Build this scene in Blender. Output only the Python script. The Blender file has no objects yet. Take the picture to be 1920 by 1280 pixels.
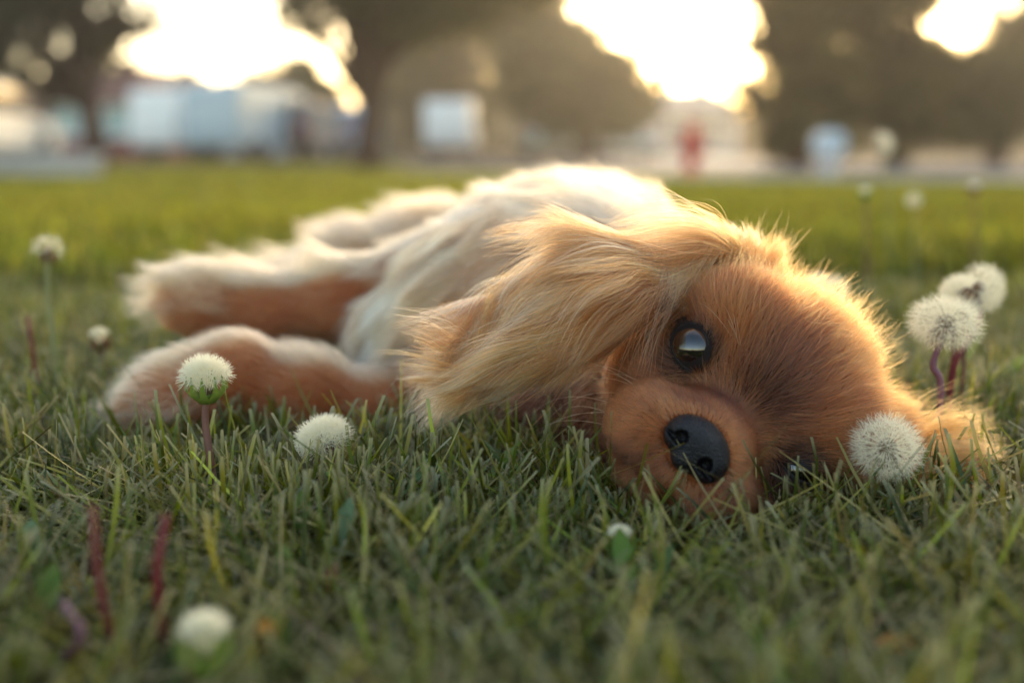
import bpy, math, random
import numpy as np
from mathutils import Vector, Matrix

random.seed(7)
rng = np.random.default_rng(7)
scn = bpy.context.scene
COL = scn.collection

# ------------------------------------------------------------------ camera
F = 2133.0                      # focal length in photo pixels (1920 wide)
CAM = np.array([0.0, 0.0, 0.150])
PITCH = math.atan((640 - 322) / F)
FWD = np.array([0, math.cos(PITCH), -math.sin(PITCH)])
UP = np.array([0, math.sin(PITCH), math.cos(PITCH)])
RT = np.array([1.0, 0, 0])
FOCUS = 0.460
cam_d = bpy.data.cameras.new('camera')
cam = bpy.data.objects.new('camera', cam_d)
COL.objects.link(cam)
cam.location = CAM
cam.rotation_euler = (math.pi / 2 - PITCH, 0, 0)
cam_d.sensor_width = 36.0
cam_d.lens = F / 1920 * 36.0
cam_d.clip_start = 0.02
cam_d.clip_end = 2000
cam_d.dof.use_dof = True
cam_d.dof.focus_distance = FOCUS
cam_d.dof.aperture_fstop = cam_d.lens / 10.8
scn.camera = cam

# ------------------------------------------------------------------ light
SUN_EL, SUN_AZ = math.radians(11), math.radians(14.5)     # azimuth from +Y towards +X
sun_dir = Vector((math.sin(SUN_AZ) * math.cos(SUN_EL), math.cos(SUN_AZ) * math.cos(SUN_EL), math.sin(SUN_EL)))
world = bpy.data.worlds.new('World')
scn.world = world
world.use_nodes = True
wn, wl = world.node_tree.nodes, world.node_tree.links
sky = wn.new('ShaderNodeTexSky')
sky.sky_type = 'NISHITA'
sky.sun_disc = False
sky.sun_elevation = SUN_EL
sky.sun_rotation = SUN_AZ
sky.air_density = 1.0
sky.dust_density = 1.8
sky.ozone_density = 0.0
wl.new(sky.outputs[0], wn['Background'].inputs[0])
wn['Background'].inputs[1].default_value = 0.15
sun_d = bpy.data.lights.new('sun', 'SUN')
sun_d.energy = 0.5
sun_d.angle = math.radians(12)
sun_d.color = (1.0, 0.80, 0.55)
sun = bpy.data.objects.new('sun', sun_d)
COL.objects.link(sun)
sun.location = sun_dir * 50
sun.rotation_euler = sun_dir.to_track_quat('Z', 'Y').to_euler()
vs = scn.view_settings
vs.view_transform = 'Standard'
vs.look = 'None'
vs.gamma = 1.0
vs.use_curve_mapping = False
vs.exposure = 1.95
cy = scn.cycles
cy.use_denoising = True
cy.max_bounces = 10
cy.diffuse_bounces = 4
cy.glossy_bounces = 4
cy.transmission_bounces = 8
cy.transparent_max_bounces = 8
cy.sample_clamp_indirect = 8
scn.cycles_curves.shape = 'RIBBONS'
scn.cycles_curves.subdivisions = 2

# ------------------------------------------------------------------ helpers
def P(px, py, dep):
    """photo pixel at a distance along the optical axis -> world point"""
    return CAM + dep * (FWD + RT * (px - 960) / F - UP * (py - 640) / F)

def terrain(x, y):
    t = np.maximum(np.asarray(y, float) - 9.0, 0)
    return 0.020 * t * t / (t + 3.0) - np.maximum(t - 60, 0) * 0.012

def GX(px, d):
    """x of the photo column px at ground distance d"""
    return (px - 960) / F * d

def srgb(r, g, b):
    f = lambda c: (c / 255 / 12.92) if c / 255 <= 0.04045 else ((c / 255 + 0.055) / 1.055) ** 2.4
    return (f(r), f(g), f(b), 1.0)

def nrm(v):
    return v / np.maximum(np.linalg.norm(v, axis=-1, keepdims=True), 1e-9)

def lerp(a, b, t):
    return a + (b - a) * t

def smooth(a, b, x):
    t = np.clip((x - a) / (b - a), 0, 1)
    return t * t * (3 - 2 * t)

class NoiseField:
    """cheap smooth vector noise: sum of sines"""
    def __init__(self, seed, n=3, scale=1.0):
        r = np.random.default_rng(seed)
        self.k = r.normal(size=(n, 4, 3)) * scale
        self.ph = r.uniform(0, 6.28, (n, 4))
    def __call__(self, p):
        return np.stack([np.sin(p @ k.T + ph).mean(-1) for k, ph in zip(self.k, self.ph)], -1)

def link(o, parent=None):
    COL.objects.link(o)
    if parent is not None:
        o.parent = parent
    return o

def tag(o, label=None, cat=None, group=None, kind=None):
    if label: o['label'] = label
    if cat: o['category'] = cat
    if group: o['group'] = group
    if kind: o['kind'] = kind
    return o

def empty(name, loc=(0, 0, 0), rz=0.0):
    o = bpy.data.objects.new(name, None)
    o.location = loc
    o.rotation_euler = (0, 0, rz)
    o.empty_display_size = 0.05
    return link(o)

def np_mesh(name, verts, faces, mat=None, parent=None, colors=None, smooth_sh=False, extra=None):
    """verts (N,3), faces (M,k) all with k corners"""
    me = bpy.data.meshes.new(name)
    verts = np.asarray(verts, np.float32)
    faces = np.asarray(faces, np.int32)
    me.vertices.add(len(verts))
    me.vertices.foreach_set('co', verts.ravel())
    m, k = faces.shape
    me.loops.add(m * k)
    me.loops.foreach_set('vertex_index', faces.ravel())
    me.polygons.add(m)
    me.polygons.foreach_set('loop_start', np.arange(0, m * k, k, dtype=np.int32))
    me.update(calc_edges=True)
    if smooth_sh:
        me.polygons.foreach_set('use_smooth', np.ones(m, bool))
    if colors is not None:
        a = me.attributes.new('tint', 'FLOAT_COLOR', 'POINT')
        c = np.ones((len(verts), 4), np.float32)
        c[:, :3] = colors
        a.data.foreach_set('color', c.ravel())
    me.validate()
    if mat: me.materials.append(mat)
    return link(bpy.data.objects.new(name, me), parent)

class MB:
    """collects shapes into one mesh"""
    def __init__(self):
        self.v, self.f = [], []
    def add(self, verts, faces):
        o = len(self.v)
        self.v += [tuple(x) for x in verts]
        self.f += [tuple(i + o for i in f) for f in faces]
        return self
    def box(self, c, s, rz=0.0, taper=1.0):
        cx, cy_, cz = c
        sx, sy, sz = s[0] / 2, s[1] / 2, s[2] / 2
        vs_ = []
        for z, t in ((-sz, 1), (sz, taper)):
            for x, y in ((-sx, -sy), (sx, -sy), (sx, sy), (-sx, sy)):
                x, y = x * t, y * t
                vs_.append((cx + x * math.cos(rz) - y * math.sin(rz), cy_ + x * math.sin(rz) + y * math.cos(rz), cz + z))
        return self.add(vs_, [(3, 2, 1, 0), (4, 5, 6, 7), (0, 1, 5, 4), (1, 2, 6, 5), (2, 3, 7, 6), (3, 0, 4, 7)])
    def tube(self, pts, radii, n=8, cap=True):
        pts = [np.asarray(p, float) for p in pts]
        if not hasattr(radii, '__len__'): radii = [radii] * len(pts)
        vs_, fs = [], []
        ref = np.array([0.13, 0.97, 0.2])
        for i, p in enumerate(pts):
            t = nrm(pts[min(i + 1, len(pts) - 1)] - pts[max(i - 1, 0)])
            if abs(t @ ref) > 0.95: ref = np.array([0.97, 0.1, 0.2])
            u = nrm(np.cross(t, ref)); w = np.cross(t, u)
            for k in range(n):
                a = 2 * math.pi * k / n
                vs_.append(p + radii[i] * (math.cos(a) * u + math.sin(a) * w))
        for i in range(len(pts) - 1):
            for k in range(n):
                a, b = i * n + k, i * n + (k + 1) % n
                fs.append((a, b, b + n, a + n))
        if cap:
            fs.append(tuple(range(n))[::-1]); fs.append(tuple(range((len(pts) - 1) * n, len(pts) * n)))
        return self.add(vs_, fs)
    def lathe(self, prof, c=(0, 0, 0), n=20):
        vs_, fs = [], []
        for r, z in prof:
            for k in range(n):
                a = 2 * math.pi * k / n
                vs_.append((c[0] + r * math.cos(a), c[1] + r * math.sin(a), c[2] + z))
        for i in range(len(prof) - 1):
            for k in range(n):
                a, b = i * n + k, i * n + (k + 1) % n
                fs.append((a, b, b + n, a + n))
        fs.append(tuple(range(n))[::-1]); fs.append(tuple(range((len(prof) - 1) * n, len(prof) * n)))
        return self.add(vs_, fs)
    def prism(self, outline, y0, y1):
        """outline in (x,z), extruded along y"""
        n = len(outline)
        vs_ = [(x, y0, z) for x, z in outline] + [(x, y1, z) for x, z in outline]
        fs = [tuple(range(n)), tuple(range(n, 2 * n))[::-1]]
        fs += [(i, i + n, (i + 1) % n + n, (i + 1) % n) for i in range(n)]
        return self.add(vs_, fs)
    def build(self, name, mat, parent=None, smooth_sh=False, bevel=0.0):
        me = bpy.data.meshes.new(name)
        me.from_pydata(self.v, [], self.f)
        me.update()
        if smooth_sh:
            me.polygons.foreach_set('use_smooth', np.ones(len(me.polygons), bool))
        me.materials.append(mat)
        o = link(bpy.data.objects.new(name, me), parent)
        if bevel:
            b = o.modifiers.new('bevel', 'BEVEL'); b.width = bevel; b.segments = 3; b.limit_method = 'ANGLE'
        return o

def hair(name, pts, radius, colors, mat, parent=None, tip=0.15):
    """pts (N,K,3); radius (N,) at the root; colors (N,3)"""
    n, k, _ = pts.shape
    hc = bpy.data.hair_curves.new(name)
    hc.add_curves([k] * n)
    hc.attributes['position'].data.foreach_set('vector', np.ascontiguousarray(pts, np.float32).ravel())
    ra = hc.attributes.get('radius') or hc.attributes.new('radius', 'FLOAT', 'POINT')
    t = np.linspace(0, 1, k)
    prof = (1 - t ** 2 * (1 - tip))
    ra.data.foreach_set('value', (np.broadcast_to(radius, (n,))[:, None] * prof[None]).astype(np.float32).ravel())
    if colors is not None:
        ca = hc.attributes.new('tint', 'FLOAT_COLOR', 'POINT')
        c = np.ones((n, k, 4), np.float32)
        c[..., :3] = colors[:, None, :] if colors.ndim == 2 else colors
        ca.data.foreach_set('color', c.ravel())
    hc.materials.append(mat)
    return link(bpy.data.objects.new(name, hc), parent)

# ------------------------------------------------------------------ materials
MATS = {}
def mat(name, color, rough=0.7, spec=0.3, noise=0.0, nscale=8.0, bump=0.0, metallic=0.0, coat=0.0):
    if name in MATS: return MATS[name]
    m = bpy.data.materials.new(name); m.use_nodes = True
    nt = m.node_tree; b = nt.nodes['Principled BSDF']
    b.inputs['Roughness'].default_value = rough
    b.inputs['Specular IOR Level'].default_value = spec
    b.inputs['Metallic'].default_value = metallic
    b.inputs['Coat Weight'].default_value = coat
    col = tuple(color[:3]) + (1.0,)
    b.inputs['Base Color'].default_value = col
    if noise or bump:
        tc = nt.nodes.new('ShaderNodeTexCoord')
        nz = nt.nodes.new('ShaderNodeTexNoise')
        nz.inputs['Scale'].default_value = nscale
        nz.inputs['Detail'].default_value = 6
        nt.links.new(tc.outputs['Object'], nz.inputs['Vector'])
        if noise:
            r = nt.nodes.new('ShaderNodeValToRGB')
            r.color_ramp.elements[0].position = 0.3; r.color_ramp.elements[1].position = 0.7
            r.color_ramp.elements[0].color = tuple(c * (1 - noise) for c in col[:3]) + (1,)
            r.color_ramp.elements[1].color = tuple(min(1, c * (1 + noise)) for c in col[:3]) + (1,)
            nt.links.new(nz.outputs['Fac'], r.inputs['Fac'])
            nt.links.new(r.outputs['Color'], b.inputs['Base Color'])
        if bump:
            bp = nt.nodes.new('ShaderNodeBump')
            bp.inputs['Strength'].default_value = bump; bp.inputs['Distance'].default_value = 0.02
            nt.links.new(nz.outputs['Fac'], bp.inputs['Height'])
            nt.links.new(bp.outputs['Normal'], b.inputs['Normal'])
    MATS[name] = m
    return m

def mat_leaf(name, color=None, trans=0.45, rough=0.45, spec=0.35, gloss=True):
    """thin leaf: diffuse + translucent; colour from the 'tint' attribute when color is None"""
    m = bpy.data.materials.new(name); m.use_nodes = True
    nt = m.node_tree; N = nt.nodes; L = nt.links
    for n in list(N): N.remove(n)
    out = N.new('ShaderNodeOutputMaterial')
    b = N.new('ShaderNodeBsdfPrincipled')
    b.inputs['Roughness'].default_value = rough
    b.inputs['Specular IOR Level'].default_value = spec if gloss else 0.0
    tr = N.new('ShaderNodeBsdfTranslucent')
    mx = N.new('ShaderNodeMixShader'); mx.inputs[0].default_value = trans
    if color is None:
        at = N.new('ShaderNodeAttribute'); at.attribute_name = 'tint'
        L.new(at.outputs['Color'], b.inputs['Base Color'])
        src = at.outputs['Color']
        g = N.new('ShaderNodeHueSaturation'); g.inputs['Saturation'].default_value = 1.15; g.inputs['Value'].default_value = 1.3
        L.new(src, g.inputs['Color']); L.new(g.outputs[0], tr.inputs['Color'])
    else:
        b.inputs['Base Color'].default_value = tuple(color[:3]) + (1,)
        tr.inputs['Color'].default_value = tuple(min(1, c * 1.2) for c in color[:3]) + (1,)
    L.new(b.outputs[0], mx.inputs[1]); L.new(tr.outputs[0], mx.inputs[2])
    L.new(mx.outputs[0], out.inputs[0])
    return m

def mat_fur(name, rough=0.45, rrough=0.65, coat=0.0):
    m = bpy.data.materials.new(name); m.use_nodes = True
    nt = m.node_tree; N = nt.nodes; L = nt.links
    for n in list(N): N.remove(n)
    out = N.new('ShaderNodeOutputMaterial')
    at = N.new('ShaderNodeAttribute'); at.attribute_name = 'tint'
    h = N.new('ShaderNodeBsdfHairPrincipled')
    h.model = 'CHIANG'
    h.parametrization = 'COLOR'
    h.inputs['Roughness'].default_value = rough
    h.inputs['Radial Roughness'].default_value = rrough
    h.inputs['Coat'].default_value = coat
    h.inputs['Random Roughness'].default_value = 0.2
    L.new(at.outputs['Color'], h.inputs['Color'])
    L.new(h.outputs[0], out.inputs[0])
    return m

M_GRASS = mat_leaf('grass_blades', trans=0.32, rough=0.42, spec=0.22)
M_FOLIAGE = mat_leaf('tree_leaves', trans=0.32, rough=0.6, spec=0.2)
M_BARK = mat('bark', srgb(70, 52, 44), 0.9, 0.1, noise=0.4, nscale=6, bump=0.6)
M_FUR = mat_fur('fur_strands')

# ------------------------------------------------------------------ ground, road, pavement
def make_ground():
    ys = np.concatenate([np.linspace(-40, 0, 9), np.linspace(0.25, 3, 12), np.linspace(4, 80, 77), np.linspace(90, 600, 20)])
    xs = np.concatenate([np.linspace(-400, -40, 10), np.linspace(-36, 36, 73), np.linspace(40, 400, 10)])
    X, Y = np.meshgrid(xs, ys)
    Z = terrain(X, Y)
    n, m = X.shape
    idx = np.arange(n * m).reshape(n, m)
    fc = np.stack([idx[:-1, :-1], idx[:-1, 1:], idx[1:, 1:], idx[1:, :-1]], -1).reshape(-1, 4)
    mt = bpy.data.materials.new('soil_and_thatch'); mt.use_nodes = True
    nt = mt.node_tree; b = nt.nodes['Principled BSDF']
    tc = nt.nodes.new('ShaderNodeTexCoord')
    n1 = nt.nodes.new('ShaderNodeTexNoise'); n1.inputs['Scale'].default_value = 60; n1.inputs['Detail'].default_value = 8
    r = nt.nodes.new('ShaderNodeValToRGB')
    r.color_ramp.elements[0].color = (0.012, 0.008, 0.006, 1); r.color_ramp.elements[0].position = 0.35
    r.color_ramp.elements[1].color = (0.045, 0.034, 0.018, 1); r.color_ramp.elements[1].position = 0.7
    nt.links.new(tc.outputs['Object'], n1.inputs['Vector'])
    nt.links.new(n1.outputs['Fac'], r.inputs['Fac'])
    nt.links.new(r.outputs['Color'], b.inputs['Base Color'])
    b.inputs['Roughness'].default_value = 0.95; b.inputs['Specular IOR Level'].default_value = 0.1
    o = np_mesh('ground', np.stack([X, Y, Z], -1).reshape(-1, 3), fc, mt, smooth_sh=True)
    tag(o, kind='structure')

def strip(name, pts_near, pts_far, lift, m, thick=0.0):
    """a sheet between two polylines of (x,y), following the terrain"""
    a = np.array(pts_near, float); b = np.array(pts_far, float)
    k = 24
    def res(p):
        t = np.linspace(0, len(p) - 1, k); i = np.minimum(t.astype(int), len(p) - 2)
        return p[i] + (p[i + 1] - p[i]) * (t - i)[:, None]
    a, b = res(a), res(b)
    rows = [a + (b - a) * s for s in np.linspace(0, 1, 6)]
    V = []
    for r in rows:
        V.append(np.column_stack([r, terrain(r[:, 0], r[:, 1]) + lift]))
    if thick:
        r = rows[0]
        V.insert(0, np.column_stack([r, terrain(r[:, 0], r[:, 1]) - 0.02]))
    V = np.array(V); n, m_ = V.shape[:2]
    idx = np.arange(n * m_).reshape(n, m_)
    fc = np.stack([idx[:-1, :-1], idx[:-1, 1:], idx[1:, 1:], idx[1:, :-1]], -1).reshape(-1, 4)
    o = np_mesh(name, V.reshape(-1, 3), fc, m)
    tag(o, kind='structure')
    return o

make_ground()
M_CONC = mat('pale_concrete', srgb(178, 170, 162), 0.85, 0.2, noise=0.15, nscale=3)
M_ASPH = mat('asphalt', (0.11, 0.10, 0.10), 0.85, 0.25, noise=0.25, nscale=5)
strip('pavement', [(-2.2, 18.5), (1.8, 13.2), (5.0, 11.4), (14, 11.2)], [(-2.0, 19.8), (2.4, 15.0), (5.2, 13.2), (14, 13.0)], 0.03, M_CONC, 0.1)
strip('road', [(-40, 27.5), (0, 25.5), (3.2, 15.6), (5.6, 13.9), (30, 13.8)], [(-40, 33.5), (0, 33.0), (12, 31), (14, 20), (40, 19.5)], 0.006, M_ASPH)
strip('driveway', [(2.0, 31.5), (7.5, 31.0)], [(4, 52), (9.5, 52)], 0.012, M_CONC)

# ------------------------------------------------------------------ houses
M_GLASS = mat('window_glass', (0.03, 0.04, 0.05), 0.08, 0.6)
M_TRIM = mat('white_trim', (0.75, 0.74, 0.72), 0.5, 0.3)
def house(px, d, w, dep, hwall, hroof, wallm, roofm, rz, label, gable_front=True, windows=((-0.25, 1.4), (0.25, 1.4)), door=0.0, glassm=None):
    x = GX(px, d)
    z = float(terrain(x, d)) - 0.05
    r = empty('house', (x, d, z), rz)
    MB().box((0, dep / 2, hwall / 2), (w, dep, hwall)).build('wall', wallm, r)
    rf = MB()
    if gable_front:
        hw = w / 2 + 0.35
        rf.prism([(-hw, hwall - 0.06), (0, hwall + hroof), (hw, hwall - 0.06), (hw, hwall + 0.12), (0, hwall + hroof + 0.2), (-hw, hwall + 0.12)], -0.35, dep + 0.35)
        g = MB().prism([(-w / 2, hwall + 0.002), (0, hwall + hroof - 0.05), (w / 2, hwall + 0.002)], 0.01, dep - 0.01)
        g.build('gable', wallm, r)
    else:
        y0, y1 = -0.4, dep + 0.4
        vs_ = [(-w / 2 - .4, y0, hwall), (w / 2 + .4, y0, hwall), (w / 2 + .4, y1, hwall), (-w / 2 - .4, y1, hwall),
               (-w / 2 + .9, dep / 2, hwall + hroof), (w / 2 - .9, dep / 2, hwall + hroof)]
        rf.add(vs_, [(0, 1, 5, 4), (1, 2, 5), (2, 3, 4, 5), (3, 0, 4), (3, 2, 1, 0)])
    ro = rf.build('roof', roofm, r)
    MB().box((w * 0.2, dep * 0.55, hwall + hroof * 0.9), (0.6, 0.6, 1.0)).build('chimney', mat('chimney_brick', srgb(120, 75, 60), 0.9), ro)
    for fx, cz in windows:
        wo = MB().box((fx * w, -0.02, cz), (1.1, 0.06, 1.15)).build('window', M_TRIM, r)
        for s in (-1, 1):
            MB().box((fx * w + s * 0.25, -0.055, cz), (0.44, 0.03, 0.98)).build('pane', glassm or M_GLASS, wo)
        MB().box((fx * w, -0.08, cz - 0.62), (1.3, 0.18, 0.07)).build('sill', M_TRIM, wo)
    if door is not None:
        do = MB().box((door * w, -0.02, 1.02), (0.95, 0.07, 2.04)).build('door', mat('door_paint', srgb(88, 70, 62), 0.5), r)
        MB().lathe([(0.01, 0), (0.035, 0.01), (0.035, 0.05), (0.01, 0.06)], (door * w + 0.36, -0.1, 1.0), 10).build('handle', M_TRIM, do)
    tag(r, label, 'house')
    return r
M_ROOFD = mat('dark_shingles', srgb(96, 90, 92), 0.9, 0.2, noise=0.2, nscale=4)
M_ROOFB = mat('blue_grey_shingles', srgb(128, 134, 140), 0.85, 0.2, noise=0.15, nscale=4)
M_TEAL = mat('teal_glass', srgb(110, 160, 165), 0.15, 0.6)
house(150, 42, 5.2, 6, 2.0, 1.6, mat('red_siding', srgb(120, 52, 52), 0.8, 0.2, noise=0.15), mat('maroon_roof', srgb(92, 52, 52), 0.85), 0.0,
      'low dark red house with teal glazed windows behind the concrete wall', False, ((-0.05, 1.45), (0.32, 1.45)), -0.3, M_TEAL)
house(255, 54, 4.6, 7, 2.4, 1.7, mat('cream_stucco', srgb(205, 198, 185), 0.85, 0.2, noise=0.08), M_ROOFD, -0.25,
      'cream gabled house with dark shingle roof between the trees', True, ((-0.22, 1.4), (0.22, 1.4)), 0.0)
house(505, 58, 7.0, 7, 2.6, 1.5, mat('white_siding', srgb(200, 206, 208), 0.7, 0.2, noise=0.06), M_ROOFB, 0.1,
      'white sided house with blue-grey hipped roof behind parked vehicles', False, ((-0.3, 1.4), (0.05, 1.4), (0.33, 1.4)), -0.12)
house(1300, 62, 4.6, 8, 2.5, 1.3, mat('grey_siding', srgb(165, 166, 166), 0.8, 0.2, noise=0.08), M_ROOFB, 0.0,
      'grey house with pale shingle roof at the end of the driveway', False, ((-0.27, 1.4), (0.27, 1.4)), 0.0)

wx0, wx1, wy = GX(-30, 14.6), GX(196, 14.6), 14.6
wz = float(terrain(0, wy))
lw = empty('garden_wall', ((wx0 + wx1) / 2, wy, wz))
MB().box((0, 0, 0.10), (wx1 - wx0, 0.22, 0.26)).build('block_course', M_CONC, lw, bevel=0.01)
MB().box((0, 0, 0.262), (wx1 - wx0 + 0.06, 0.30, 0.06)).build('coping', mat('coping_stone', srgb(205, 202, 196), 0.8, 0.2, noise=0.1), lw, bevel=0.01)
tag(lw, 'low pale concrete garden wall in front of the red house', 'wall')

# ------------------------------------------------------------------ vehicles
M_TYRE = mat('tyre_rubber', (0.02, 0.02, 0.02), 0.9, 0.1)
M_RIM = mat('wheel_rim', (0.5, 0.5, 0.52), 0.35, 0.5, metallic=0.8)
M_LAMP = mat('lamp_glass', (0.8, 0.8, 0.78), 0.15, 0.6)
M_TAIL = mat('tail_lamp', (0.4, 0.02, 0.02), 0.2, 0.6)
PROF = {  # side outline (length, height) and cabin glass
    'sedan': ([(-2.2, .35), (-2.25, .7), (-2.1, .88), (-1.55, .95), (-1.0, 1.38), (-.6, 1.46), (.35, 1.46), (.75, 1.36), (1.3, .98), (2.05, .85), (2.25, .65), (2.2, .35)],
              [(-1.35, .98), (-.9, 1.34), (.32, 1.38), (.68, 1.3), (1.1, .98)]),
    'suv': ([(-2.2, .4), (-2.25, .8), (-2.15, 1.05), (-2.0, 1.6), (-1.8, 1.72), (.3, 1.72), (.7, 1.6), (1.2, 1.08), (2.05, .98), (2.25, .7), (2.2, .4)],
            [(-2.0, 1.08), (-1.86, 1.58), (.28, 1.6), (.6, 1.5), (1.0, 1.08)]),
    'van': ([(-2.4, .4), (-2.45, .9), (-2.4, 1.95), (-2.25, 2.1), (1.0, 2.1), (1.4, 1.95), (1.95, 1.15), (2.4, .95), (2.45, .7), (2.4, .4)],
            [(.2, 1.2), (.2, 1.85), (1.0, 1.87), (1.28, 1.75), (1.68, 1.2)]),
}
def car(px, d, rz, kind, paint, label, group='cars parked along the far street', lift=0.0):
    x = GX(px, d); z = float(terrain(x, d)) + lift
    r = empty('parked_car' if kind != 'van' else 'parked_van', (x, d, z), rz)
    out, gl = PROF[kind]
    w = 0.9
    b = MB().prism(out, -w, w).build('body', paint, r, bevel=0.09)
    for s in (-1, 1):
        y = s * (w + 0.004)
        MB().prism(gl, min(y, y + s * .01), max(y, y + s * .01)).build('side_window', M_GLASS, r)
    def plate(a, c, nm, inset=0.12):
        a, c = np.array(a), np.array(c); t = c - a; nn = np.array([-t[1], t[0]]) / np.hypot(*t)
        if nn[0] * (1 if nm == 'windscreen' else -1) < 0: nn = -nn
        p0, p1 = a + t * 0.12 + nn * 0.006, a + t * 0.9 + nn * 0.006
        q0, q1 = p0 + nn * 0.012, p1 + nn * 0.012
        vv = [(p[0], yy, p[1]) for p in (p0, p1, q1, q0) for yy in (-w + inset, w - inset)]
        MB().add(vv, [(0, 1, 3, 2), (2, 3, 5, 4), (4, 5, 7, 6), (6, 7, 1, 0), (0, 2, 4, 6), (1, 7, 5, 3)]).build(nm, M_GLASS, r)
    if kind == 'sedan': plate(out[8], out[7], 'windscreen'); plate(out[3], out[4], 'rear_window')
    if kind == 'suv': plate(out[7], out[6], 'windscreen'); plate(out[2], out[3], 'rear_window')
    if kind == 'van': plate(out[6], out[5], 'windscreen')
    fx = 1.4; zz = 0.33
    for wx in (-fx, fx):
        for s in (-1, 1):
            pr = [(0.18, -.11), (0.31, -.11), (0.335, -.06), (0.335, .06), (0.31, .11), (0.18, .11)]
            wh = MB()
            vs_, fs = [], []
            n = 20
            for rr, yy in pr:
                for k in range(n):
                    a = 2 * math.pi * k / n
                    vs_.append((wx + rr * math.cos(a), s * (w - .1) + yy, zz + rr * math.sin(a)))
            for i in range(len(pr)):
                j = (i + 1) % len(pr)
                for k in range(n): fs.append((i * n + k, i * n + (k + 1) % n, j * n + (k + 1) % n, j * n + k))
            wo = wh.add(vs_, fs).build('wheel', M_TYRE, r)
            rm = MB()
            for k in range(5):
                a = 2 * math.pi * k / 5
                rm.tube([(wx, s * (w + .004), zz), (wx + .185 * math.cos(a), s * (w - .004), zz + .185 * math.sin(a))], 0.03, 6)
            rm.build('rim', M_RIM, wo)
    hz = 0.72 if kind != 'suv' else 0.85
    for s in (-1, 1):
        MB().box((2.2, s * .62, hz), (.12, .36, .16)).build('headlight', M_LAMP, r, bevel=0.02)
        MB().box((-2.22, s * .66, hz + .08), (.1, .26, .2)).build('tail_light', M_TAIL, r, bevel=0.02)
    MB().box((2.24, 0, .48), (.08, 1.5, .16)).build('bumper', mat('bumper_plastic', (.06, .06, .06), .6), r, bevel=.02)
    tag(r, label, 'van' if kind == 'van' else 'car', group)
    return r
M_PBLUE = mat('pale_blue_paint', srgb(178, 200, 208), 0.3, 0.5, coat=0.4)
M_PWHITE = mat('white_paint', srgb(240, 240, 236), 0.3, 0.5, coat=0.4)
car(392, 37, 1.15, 'van', M_PWHITE, 'white van parked before the white sided house')
car(488, 34, 1.25, 'van', M_PBLUE, 'pale blue van parked nose out beside the dark car')
car(578, 36, 1.45, 'suv', mat('navy_paint', srgb(48, 52, 74), 0.3, 0.5, coat=0.4), 'dark navy car parked between two pale blue vehicles')
car(655, 40, 1.5, 'suv', mat('sky_blue_paint', srgb(150, 185, 215), 0.3, 0.5, coat=0.4), 'light sky blue car parked beside the slim street tree trunk')
car(850, 45, 1.55, 'van', M_PWHITE, 'white van parked end on under the large leafy tree')
car(1030, 42, 1.5, 'sedan', mat('sage_paint', srgb(168, 190, 180), 0.3, 0.5, coat=0.4), 'sage green car parked under the round tree')
car(1172, 43, 1.6, 'sedan', mat('mint_paint', srgb(190, 205, 200), 0.3, 0.5, coat=0.4), 'pale mint car parked beside the grey house')
car(-62, 19.5, 1.57, 'sedan', M_PWHITE, 'white car parked past the end of the concrete wall')

# ------------------------------------------------------------------ hydrant and post box
def hydrant(px, d):
    x = GX(px, d); z = float(terrain(x, d)); r = empty('fire_hydrant', (x, d, z))
    red = mat('hydrant_red', srgb(196, 22, 22), 0.45, 0.4, noise=0.1)
    MB().lathe([(.15, -0.02), (.15, .04), (.105, .05), (.1, .1), (.1, .46), (.13, .47), (.13, .51), (.12, .52)], n=24).build('barrel', red, r, True)
    cp = MB().lathe([(.125, .52), (.13, .55), (.115, .62), (.07, .68), (.03, .70), (.03, .75), (.005, .75)], n=24).build('bonnet', red, r, True)
    for a, rr, l in ((0, .05, .19), (math.pi, .05, .19), (-math.pi / 2, .07, .2)):
        dx, dy = math.cos(a), math.sin(a)
        nz = MB().tube([(dx * .08, dy * .08, .38), (dx * l, dy * l, .38)], rr, 14).build('nozzle', red, r)
        MB().tube([(dx * (l - .01), dy * (l - .01), .38), (dx * (l + .04), dy * (l + .04), .38)], rr * 1.2, 6).build('nozzle_cap', red, nz)
    MB().tube([(-.035, 0, .735), (.035, 0, .735)], .02, 5).build('operating_nut', red, cp)
    tag(r, 'red fire hydrant standing at the edge of the lawn', 'hydrant')
hydrant(1292, 17.0)
def post_box(px, d):
    x = GX(px, d); z = float(terrain(x, d)); r = empty('post_box', (x, d, z))
    pb = mat('pale_blue_enamel', srgb(190, 205, 218), 0.4, 0.4, noise=0.05)
    MB().box((0, 0, .02), (.36, .34, .06)).build('base_plate', M_CONC, r)
    MB().box((0, 0, .20), (.30, .28, .34)).build('pedestal', mat('pale_post', srgb(185, 180, 182), 0.6), r, bevel=.02)
    hw = .25
    o = [(-hw, .37), (hw, .37), (hw, .58)] + [(hw * math.cos(a), .58 + .16 * math.sin(a)) for a in np.linspace(.2, math.pi - .2, 9)] + [(-hw, .58)]
    b = MB().prism(o, -.2, .2).build('box', pb, r, bevel=.015)
    MB().box((0, -.215, .56), (.3, .03, .05)).build('slot_flap', mat('slot_grey', srgb(120, 130, 140), .5), b)
    r.scale = (.72, .72, .80)
    tag(r, 'pale blue domed post box on a short pedestal by the pavement', 'post box')
post_box(1545, 14.6)

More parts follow.
